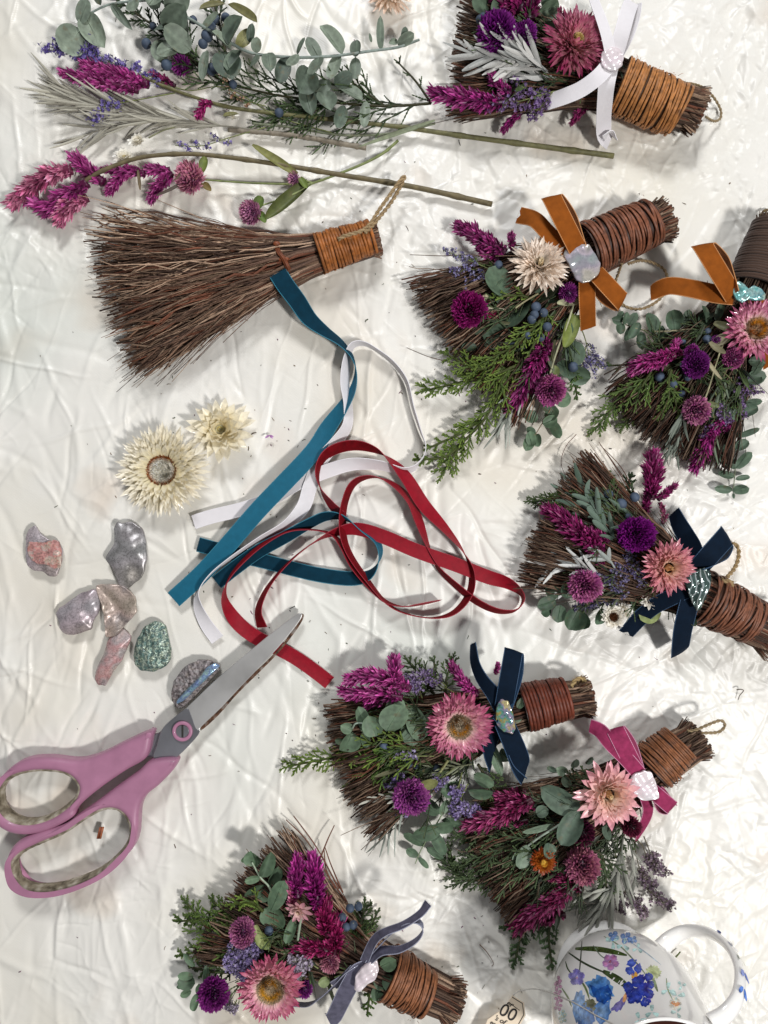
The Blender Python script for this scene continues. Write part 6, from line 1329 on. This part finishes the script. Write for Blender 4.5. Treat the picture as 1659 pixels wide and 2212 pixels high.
juniper([(820, 640, 60), (600, 660, 60), (400, 680, 50), (200, 700, 30)], 190, t, FG, 26, 6, 2.3, angle=.45, subl=.34); juniper([(700, 760, 60), (500, 800, 60), (350, 870, 46), (200, 910, 24), (110, 840, 14)], 210, t, FG, 28, 6, 2.3, angle=.5, subl=.34); juniper([(600, 700, 60), (420, 740, 60), (300, 790, 50), (180, 830, 30)], 170, t, FG, 22, 6, 2.3, angle=.5); juniper([(300, 900, 30), (170, 900, 16), (120, 760, 10)], 80, t, FG, 10, 5, 2.3)
juniper([(800, 760, 66), (860, 800, 66), (880, 960, 50)], 130, t, FG, 16, 5, 2.2); juniper([(600, 1060, 40), (480, 1160, 26), (440, 1290, 12)], 120, t, ('#34462a', '#58704a'), 14, 5, 2.4); juniper([(620, 1060, 40), (600, 1180, 24), (615, 1310, 10)], 90, t, ('#34462a', '#58704a'), 12, 4, 2.4); juniper([(480, 1140, 30), (440, 1130, 24), (380, 1140, 14)], 50, t, ('#34462a', '#58704a'), 8, 3, 2.3)
juniper([(900, 500, 60), (800, 420, 56), (690, 420, 46)], 100, t, FG, 14, 4, 2.3); juniper([(980, 600, 60), (960, 700, 56), (930, 830, 40)], 100, t, FG, 12, 4, 2.2); juniper([(700, 820, 60), (640, 900, 56), (560, 930, 50)], 120, t, FG, 12, 4, 2.2)
EF = ('#566a60', '#7c9082')
leafset([(680, 390, 60, 150, 60, .3, .8), (720, 370, 60, 80, 50, .3, .9), (640, 380, 50, 170, 60, .3, .5), (780, 350, 56, 60, 50, .2, .6), (760, 480, 60, 250, 80, .1, .7), (750, 580, 92, 150, 200, .05, .55), (745, 575, 90, 238, 170, .0, .6), (630, 640, 84, 190, 160, .15, .35), (495, 740, 80, 250, 110, .2, .75), (500, 740, 78, 220, 100, .3, .5), (460, 790, 70, 300, 60, .3, .9), (600, 730, 80, 260, 70, .5, .9), (590, 740, 76, 330, 50, .3, .8), (540, 590, 74, 30, 60, .3, .9), (870, 640, 76, 280, 70, .3, .7), (680, 560, 80, 130, 60, .2, .8), (700, 460, 60, 120, 70, .3, .6)], t, EF, .7)
stem([(760, 565, 90), (640, 650, 86), (560, 700, 84), (500, 745, 80)], 2.4, 2.0, t, '#98a494', 'eucalyptus_stem')
globe(765, 840, 86, 84, t, '#6a2a60', '#a85c98', '#d8a4b8', axis=(0, .35, 1), n=260, ln=.44); globe(760, 680, 60, 84, t, '#2c0a24', '#4f1444', '#7a3a5c', axis=(0, .2, 1), n=170); globe(1000, 650, 52, 90, t, '#3a0c28', '#661c44', '#8a4468', n=160)
OR = dict(tip='#8a2418', mid='#b85a24', inner='#d89830', eye='#e0a030', eye2='#e8b848', rc=.20)
strawflower(570, 815, 66, 84, t, OR, (0, .1), 8, 22, .22, open_=1.3, eyeh=.5, label='small rust red strawflower with a yellow eye')
silver([(960, 700, 70), (940, 860, 60), (900, 980, 46), (840, 1080, 26)], t, 24, 190, 16, ('#6c6e64', '#94948a'), .4, zj=.2); silver([(930, 940, 56), (820, 970, 60), (700, 960, 56)], t, 9, 110, 18, ('#888a80', '#b0b0a4'), .5, zj=.2, start=.1); silver([(900, 1000, 40), (840, 1020, 34), (760, 1050, 24)], t, 10, 110, 14, ('#6c6e64', '#94948a'), .6); silver([(990, 720, 56), (1010, 820, 44), (1020, 920, 26)], t, 6, 90, 14, ('#6c6e64', '#94948a'), .4)
for pp in ([(1000, 690, 60), (1050, 740, 40), (1080, 800, 26), (1170, 880, 14)], [(1010, 720, 50), (1040, 860, 26), (1080, 920, 20), (1110, 940, 14)], [(1030, 860, 24), (1090, 970, 16), (1190, 1030, 10)], [(950, 840, 40), (970, 960, 24), (940, 1060, 12)], [(965, 900, 34), (1000, 980, 20), (1060, 1070, 10)], [(1060, 700, 40), (1090, 780, 26), (1100, 850, 16)]):
    statice(pp, t, 9, 50, 18, ('#6a5668', '#a08a98'), stem='#5c5440', fl=14, start=.5)
PE = dict(tip='#e89cb0', mid='#f2c4ba', inner='#f5e0c8', eye='#c89058', eye2='#f0dcb4', rc=.20)
strawflower(885, 490, 160, 112, t, PE, (.02, .05), 5, 17, .25, eye=False, open_=1.2)
bw = tail(t, R_rose, [(1040, 400, 108, 0), (980, 330, 118, 0), (900, 250, 116, 0), (850, 190, 104, 10), (800, 165, 92, 20)], 66, 'ribbon_bow')
bowloop(bw, R_rose, loop_pts(1020, 380, 920, 180, 98, 20, 10), 78)
bowloop(bw, R_rose, loop_pts(1090, 470, 1195, 560, 92, 16, 20), 66); tail(bw, R_rose, [(1060, 500, 90, 20), (1080, 570, 80, 10), (1060, 640, 66, 20), (1025, 720, 40, 50)], 50)
tail(bw, R_rose, [(1130, 480, 84, 0), (1180, 510, 70, 60), (1205, 530, 60, 80)], 50)
shell([(990, 440), (1010, 405), (1060, 385), (1100, 395), (1120, 450), (1135, 510), (1110, 522), (1055, 525), (1020, 500)], 118, 8, M_sh['pearl'], t, 'shell_charm', dome=.06, rough=2.2)

# ---- G: bottom, grey ribbon
use('G6')
t = broom('broom with grey velvet bow and magenta plumes at the bottom, left of the tea tag', K(800, 800, 3))
broom_twigs((1555, 1050), (1150, 860), (680, 130), (200, 800), 42, t, n=520, bulge=.04, zend=50, rneck=54, back=20, rad=(1.3, 3.2))
filler(t, (1150, 860), (680, 130), (200, 800), 170, .08, .68, u0=.3, u1=1.15, z=(44, 72))
wrap((1430, 1020), (1215, 900), 45, 55, t, 15, '#7c4e32', z=54, tilt=.05, messy=.4)
for pp in ([(980, 480, 40), (920, 340, 30), (885, 240, 20)], [(860, 300, 26), (900, 200, 20), (935, 125, 14)], [(960, 460, 40), (840, 240, 26), (720, 75, 16)], [(940, 460, 30), (800, 220, 24), (680, 95, 14)], [(1000, 530, 40), (900, 380, 26), (880, 250, 16)]): stem(pp, 1.8, 1.1, t, '#6a4030', 'long_twig')
juniper([(560, 640, 50), (400, 600, 46), (260, 620, 34), (130, 630, 16)], 140, t, GB, 16, 4, 2.5, angle=.65); juniper([(300, 740, 40), (250, 650, 34), (160, 540, 16)], 130, t, GB, 12, 4, 2.5); juniper([(440, 760, 46), (340, 760, 40), (140, 810, 16)], 130, t, GB, 14, 4, 2.5); juniper([(420, 700, 50), (370, 600, 44), (300, 530, 20)], 110, t, GB, 10, 3, 2.4); juniper([(560, 580, 70), (500, 530, 66), (410, 540, 60)], 110, t, GJ, 7, 3, 2.5, angle=.6)
juniper([(1060, 760, 60), (1070, 680, 56), (1090, 560, 30)], 130, t, GD, 14, 5, 2.4); juniper([(1070, 760, 50), (1110, 700, 40), (1155, 600, 16)], 90, t, GD, 9, 3, 2.4); juniper([(1130, 940, 60), (1120, 1020, 40), (1110, 1110, 14)], 80, t, ('#33491e', '#56722c'), 9, 3, 2.3); juniper([(1180, 960, 56), (1160, 1030, 40), (1200, 1060, 30)], 60, t, FG, 8, 3, 2.3); juniper([(400, 900, 40), (300, 900, 34), (200, 880, 20)], 100, t, GD, 12, 4, 2.3)
for b in ((1018, 562, 66, 22), (1062, 552, 60, 22), (978, 612, 66, 22), (1035, 650, 70, 22), (998, 662, 72, 21), (590, 680, 66, 24), (695, 712, 66, 18), (385, 785, 50, 20)): berry(*b, parent=t)
leafset([(500, 310, 64, 170, 55, .3, .9), (515, 340, 66, 100, 90, .2, .9), (540, 330, 58, 130, 90, .1, .8), (545, 400, 62, 190, 80, .1, .5), (550, 400, 70, 70, 140, .1, .55), (575, 440, 60, 200, 120, .0, .55), (600, 460, 56, 75, 130, 0, .55), (590, 450, 60, 300, 20, 0, .5), (600, 470, 52, 210, 80, 0, .8), (600, 575, 88, 65, 160, .05, .55), (590, 560, 74, 240, 20, .1, .9), (620, 545, 66, 268, 125, .05, 1.1), (730, 610, 70, 250, 130, .1, .4), (200, 870, 30, 130, 90, .1, .4), (190, 920, 26, 170, 80, .2, .5), (200, 960, 26, 170, 90, .1, .8), (220, 960, 30, 300, 60, .2, .9), (215, 1010, 22, 255, 90, .0, .5), (180, 1000, 20, 200, 60, .1, .6), (150, 960, 20, 200, 50, .1, .5), (260, 860, 36, 270, 110, .1, .3), (1180, 870, 84, 30, 90, .1, .8), (1190, 920, 80, 330, 100, .1, .8), (1180, 960, 76, 250, 90, .1, .7), (1020, 800, 66, 120, 80, .1, .7), (1160, 900, 76, 290, 90, .1, .7), (1020, 830, 60, 200, 80, .1, .7)], t, ('#4f6654', '#6f8a72'))
stem([(500, 320, 70), (545, 400, 72), (590, 450, 74), (620, 540, 74)], 1.8, 2.2, t, '#a0b098', 'eucalyptus_stem'); stem([(765, 590, 88), (755, 640, 86), (742, 730, 80)], 2.6, 2.6, t, '#a0b098', 'flower_stem')
MP = ('#6a0c50', '#a01c7c', '#c848a4')
celosia([(740, 500, 80), (735, 430, 80), (735, 370, 66), (740, 315, 50)], 66, t, MP, 54); celosia([(845, 560, 76), (840, 480, 80), (830, 400, 70), (820, 320, 50)], 76, t, MP, 66); celosia([(720, 560, 76), (710, 500, 80), (700, 450, 76)], 50, t, ('#9a3a62', '#c8588c', '#e8a0b8'), 24)
strawflower(750, 570, 74, 88, t, dict(tip='#c87890', mid='#e0b0b4', inner='#eed8c8', eye='#c8a080', eye2='#e0c8b0', rc=.15), (-.2, -.3), 3, 8, .34, eye=False, name='pale_celosia_floret')
MB_ = ('#5a0a30', '#9a1858', '#b83a78')
celosia([(900, 700, 80), (890, 640, 84), (885, 570, 76)], 76, t, MB_, 44); celosia([(920, 790, 78), (870, 780, 84), (790, 770, 76), (715, 770, 60)], 66, t, MB_, 56); celosia([(930, 800, 76), (940, 720, 80), (950, 650, 66)], 70, t, MB_, 44); celosia([(900, 830, 70), (960, 790, 70), (985, 730, 60)], 50, t, MB_, 26)
globe(452, 690, 78, 84, t, '#7a3488', '#b468b8', '#dca8d0', axis=(-.1, .3, 1), n=240); globe(300, 1015, 84, 60, t, '#3c0a50', '#7a1c90', '#a04cb0', axis=(-.1, .1, 1), n=280); globe(775, 985, 50, 50, t, '#5a1470', '#8c2ca4', axis=(.4, -.3, .8), n=120); globe(910, 850, 52, 84, t, '#8a4080', '#c080b0', '#e8c0d4', axis=(.1, .1, 1), n=150)
for pp in ([(560, 900, 80), (480, 850, 80), (420, 800, 74), (390, 770, 70)], [(540, 860, 80), (480, 800, 84), (470, 750, 80)], [(520, 900, 76), (450, 880, 74), (380, 850, 66)], [(500, 960, 70), (470, 900, 74), (430, 860, 70)], [(520, 820, 76), (520, 780, 80), (490, 740, 80)]):
    statice(pp, t, 10, 50, 26, ('#8a78b0', '#bcaed4'), fl=16, start=.15)
for pp in ([(420, 1050, 30), (400, 1080, 20), (380, 1090, 14)], [(850, 880, 76), (780, 840, 80), (720, 850, 80), (700, 830, 76)], [(820, 860, 76), (760, 880, 80), (740, 900, 76)]): statice(pp, t, 8, 40, 22, ('#a898b0', '#d4cad8'), fl=15, start=.2)
dryleaf(520, 690, 80, 320, 100, 60, t, '#7c8a50', 'leaf'); dryleaf(520, 650, 80, 290, 110, 40, t, '#8c9460', 'leaf'); stem([(900, 930, 60), (915, 1000, 44), (940, 1070, 20)], 5, 3.5, t, '#8a9868', 'flower_stem'); dryleaf(910, 930, 66, 200, 60, 50, t, '#8a9868', 'leaf'); juniper([(760, 740, 70), (650, 720, 66), (560, 700, 60)], 80, t, GD, 10, 3, 2)
P2 = dict(tip='#ac1c58', mid='#e288ae', inner='#f6d6c8', eye='#c89428', eye2='#b8a486', rc=.33)
strawflower(603, 975, 180, 100, t, P2, (-.05, .02), 7, 33, .14, eyeh=.05, open_=.9)
bw = tail(t, R_grey, [(1090, 850, 106, 30), (1140, 740, 130, 50), (1200, 690, 146, 70), (1300, 650, 150, 75), (1390, 590, 150, 70), (1430, 535, 146, 50)], 44, 'ribbon_bow')
tail(bw, R_grey, [(1100, 850, 106, 30), (1180, 790, 126, 60), (1280, 780, 140, 80), (1370, 730, 148, 90), (1405, 670, 148, 95), (1370, 628, 148, 95), (1300, 640, 144, 85), (1230, 700, 130, 70), (1150, 790, 112, 60), (1110, 840, 104, 60)], 44, 'bow_loop')
tail(bw, R_grey, [(1100, 880, 102, 10), (1060, 900, 104, 0), (1010, 980, 96, 0), (970, 1060, 76, 5), (930, 1140, 50, 10), (905, 1150, 44, 10)], 84)
tail(bw, R_grey, [(1070, 870, 100, 40), (1000, 910, 96, 50), (950, 960, 76, 50), (870, 1030, 40, 60), (800, 1070, 20, 80), (720, 1068, 12, 85)], 44)
tail(bw, R_grey, [(1040, 880, 96, 0), (990, 930, 96, 0), (930, 970, 80, 0)], 44)
shell([(1042, 990), (1045, 930), (1080, 880), (1120, 850), (1158, 838), (1168, 890), (1150, 940), (1110, 965), (1075, 1000), (1055, 1003)], 116, 9, M_sh['pearl'], t, 'shell_charm', dome=.25, rough=2.4)
# ---------------------------------------------------------------- crumbs on the cloth
mb = MB(); n = 310
xy = np.stack([rng.uniform(-800, 800, n), rng.uniform(-1080, 1080, n)], 1)
# denser around the work area and the fans of the brooms
for k, (cx, cy, sd) in enumerate(((640, 1250, 180), (620, 960, 60), (700, 700, 160), (1000, 820, 120), (1050, 2090, 60), (330, 880, 120), (660, 1480, 90), (1330, 1020, 120), (560, 1330, 90))):
    m = 22; i = slice(k * m, (k + 1) * m); xy[i] = np.stack([rng.normal(cx - 829, sd, m), rng.normal(1106 - cy, sd, m)], 1)
a_ = rng.uniform(0, 6.28, n); L = rng.choice([2.5, 4, 6, 9, 13], n, p=[.34, .3, .2, .11, .05]); d = np.stack([np.cos(a_), np.sin(a_), 0*a_], 1)
gz = cloth_height(xy[:, 0].copy(), xy[:, 1].copy()); p = np.stack([xy[:, 0], xy[:, 1], gz + 1.0], 1)
P = np.stack([p, p + d * L[:, None] * .5 + rng.normal(0, .6, (n, 3)), p + d * L[:, None]], 1); P[..., 2] = np.maximum(P[..., 2], gz[:, None] + .5)
pal = np.array([hx(c) for c in ('#4a3426', '#5c4a30', '#3e4a2c', '#2c2a24', '#6e3d5c', '#7a6650')])
tubes(mb, P, rng.uniform(.4, 1.1, n)[:, None] * np.array([1, 1.1, .7]), 4, pal[rng.integers(0, 6, n)])
tag(mb.build('plant_crumbs', M_debris), 'scattered dark crumbs of twig and leaf on the cream cloth', 'crumbs', kind='stuff')
use('P')
def loose_twig(pts, r, col, label, name='loose_twig'):
    mb = MB(); tubes(mb, resample(crom(KK(pts), 8), 30)[None], np.linspace(r, r*.6, 30)[None], 5, hx(col)); return tag(mb.build(name, M_twig), label, 'twig')
loose_twig([(1591, 1490, 3), (1600, 1489, 5), (1606, 1492, 5), (1598, 1502, 3), (1594, 1512, 3)], 1.2, '#4a3a2e', 'small hooked dark twig alone on the right side of the cloth')
loose_twig([(1245, 938, 4), (1222, 965, 8), (1212, 1000, 8), (1225, 1035, 4)], .8, '#5c3428', 'thin curved hair-like twig above the navy ribbon broom')
loose_twig([(1446, 2083, 4), (1456, 2072, 5), (1470, 2056, 4)], 2.4, '#5c6a34', 'short green stem piece seen through the mug handle', 'stem_piece')
loose_twig([(1036, 2040, 3), (1052, 2057, 5), (1066, 2080, 4), (1062, 2087, 3)], 1.0, '#6a4a38', 'slim bent brown twig on the cloth left of the mug')
use('P'); mb = MB()
for k, a in enumerate((10, 75, 150, 230)): blades(mb, K(582, 940, 3), (math.cos(a), math.sin(a), .25), (0, 0, 1), 12, 4, hx('#9a5a9c'), hx('#c8a0cc'), nt=4)
tag(mb.build('fallen_petal', M_petal), 'tiny fallen lilac floret beside the small cream flower', 'petal')
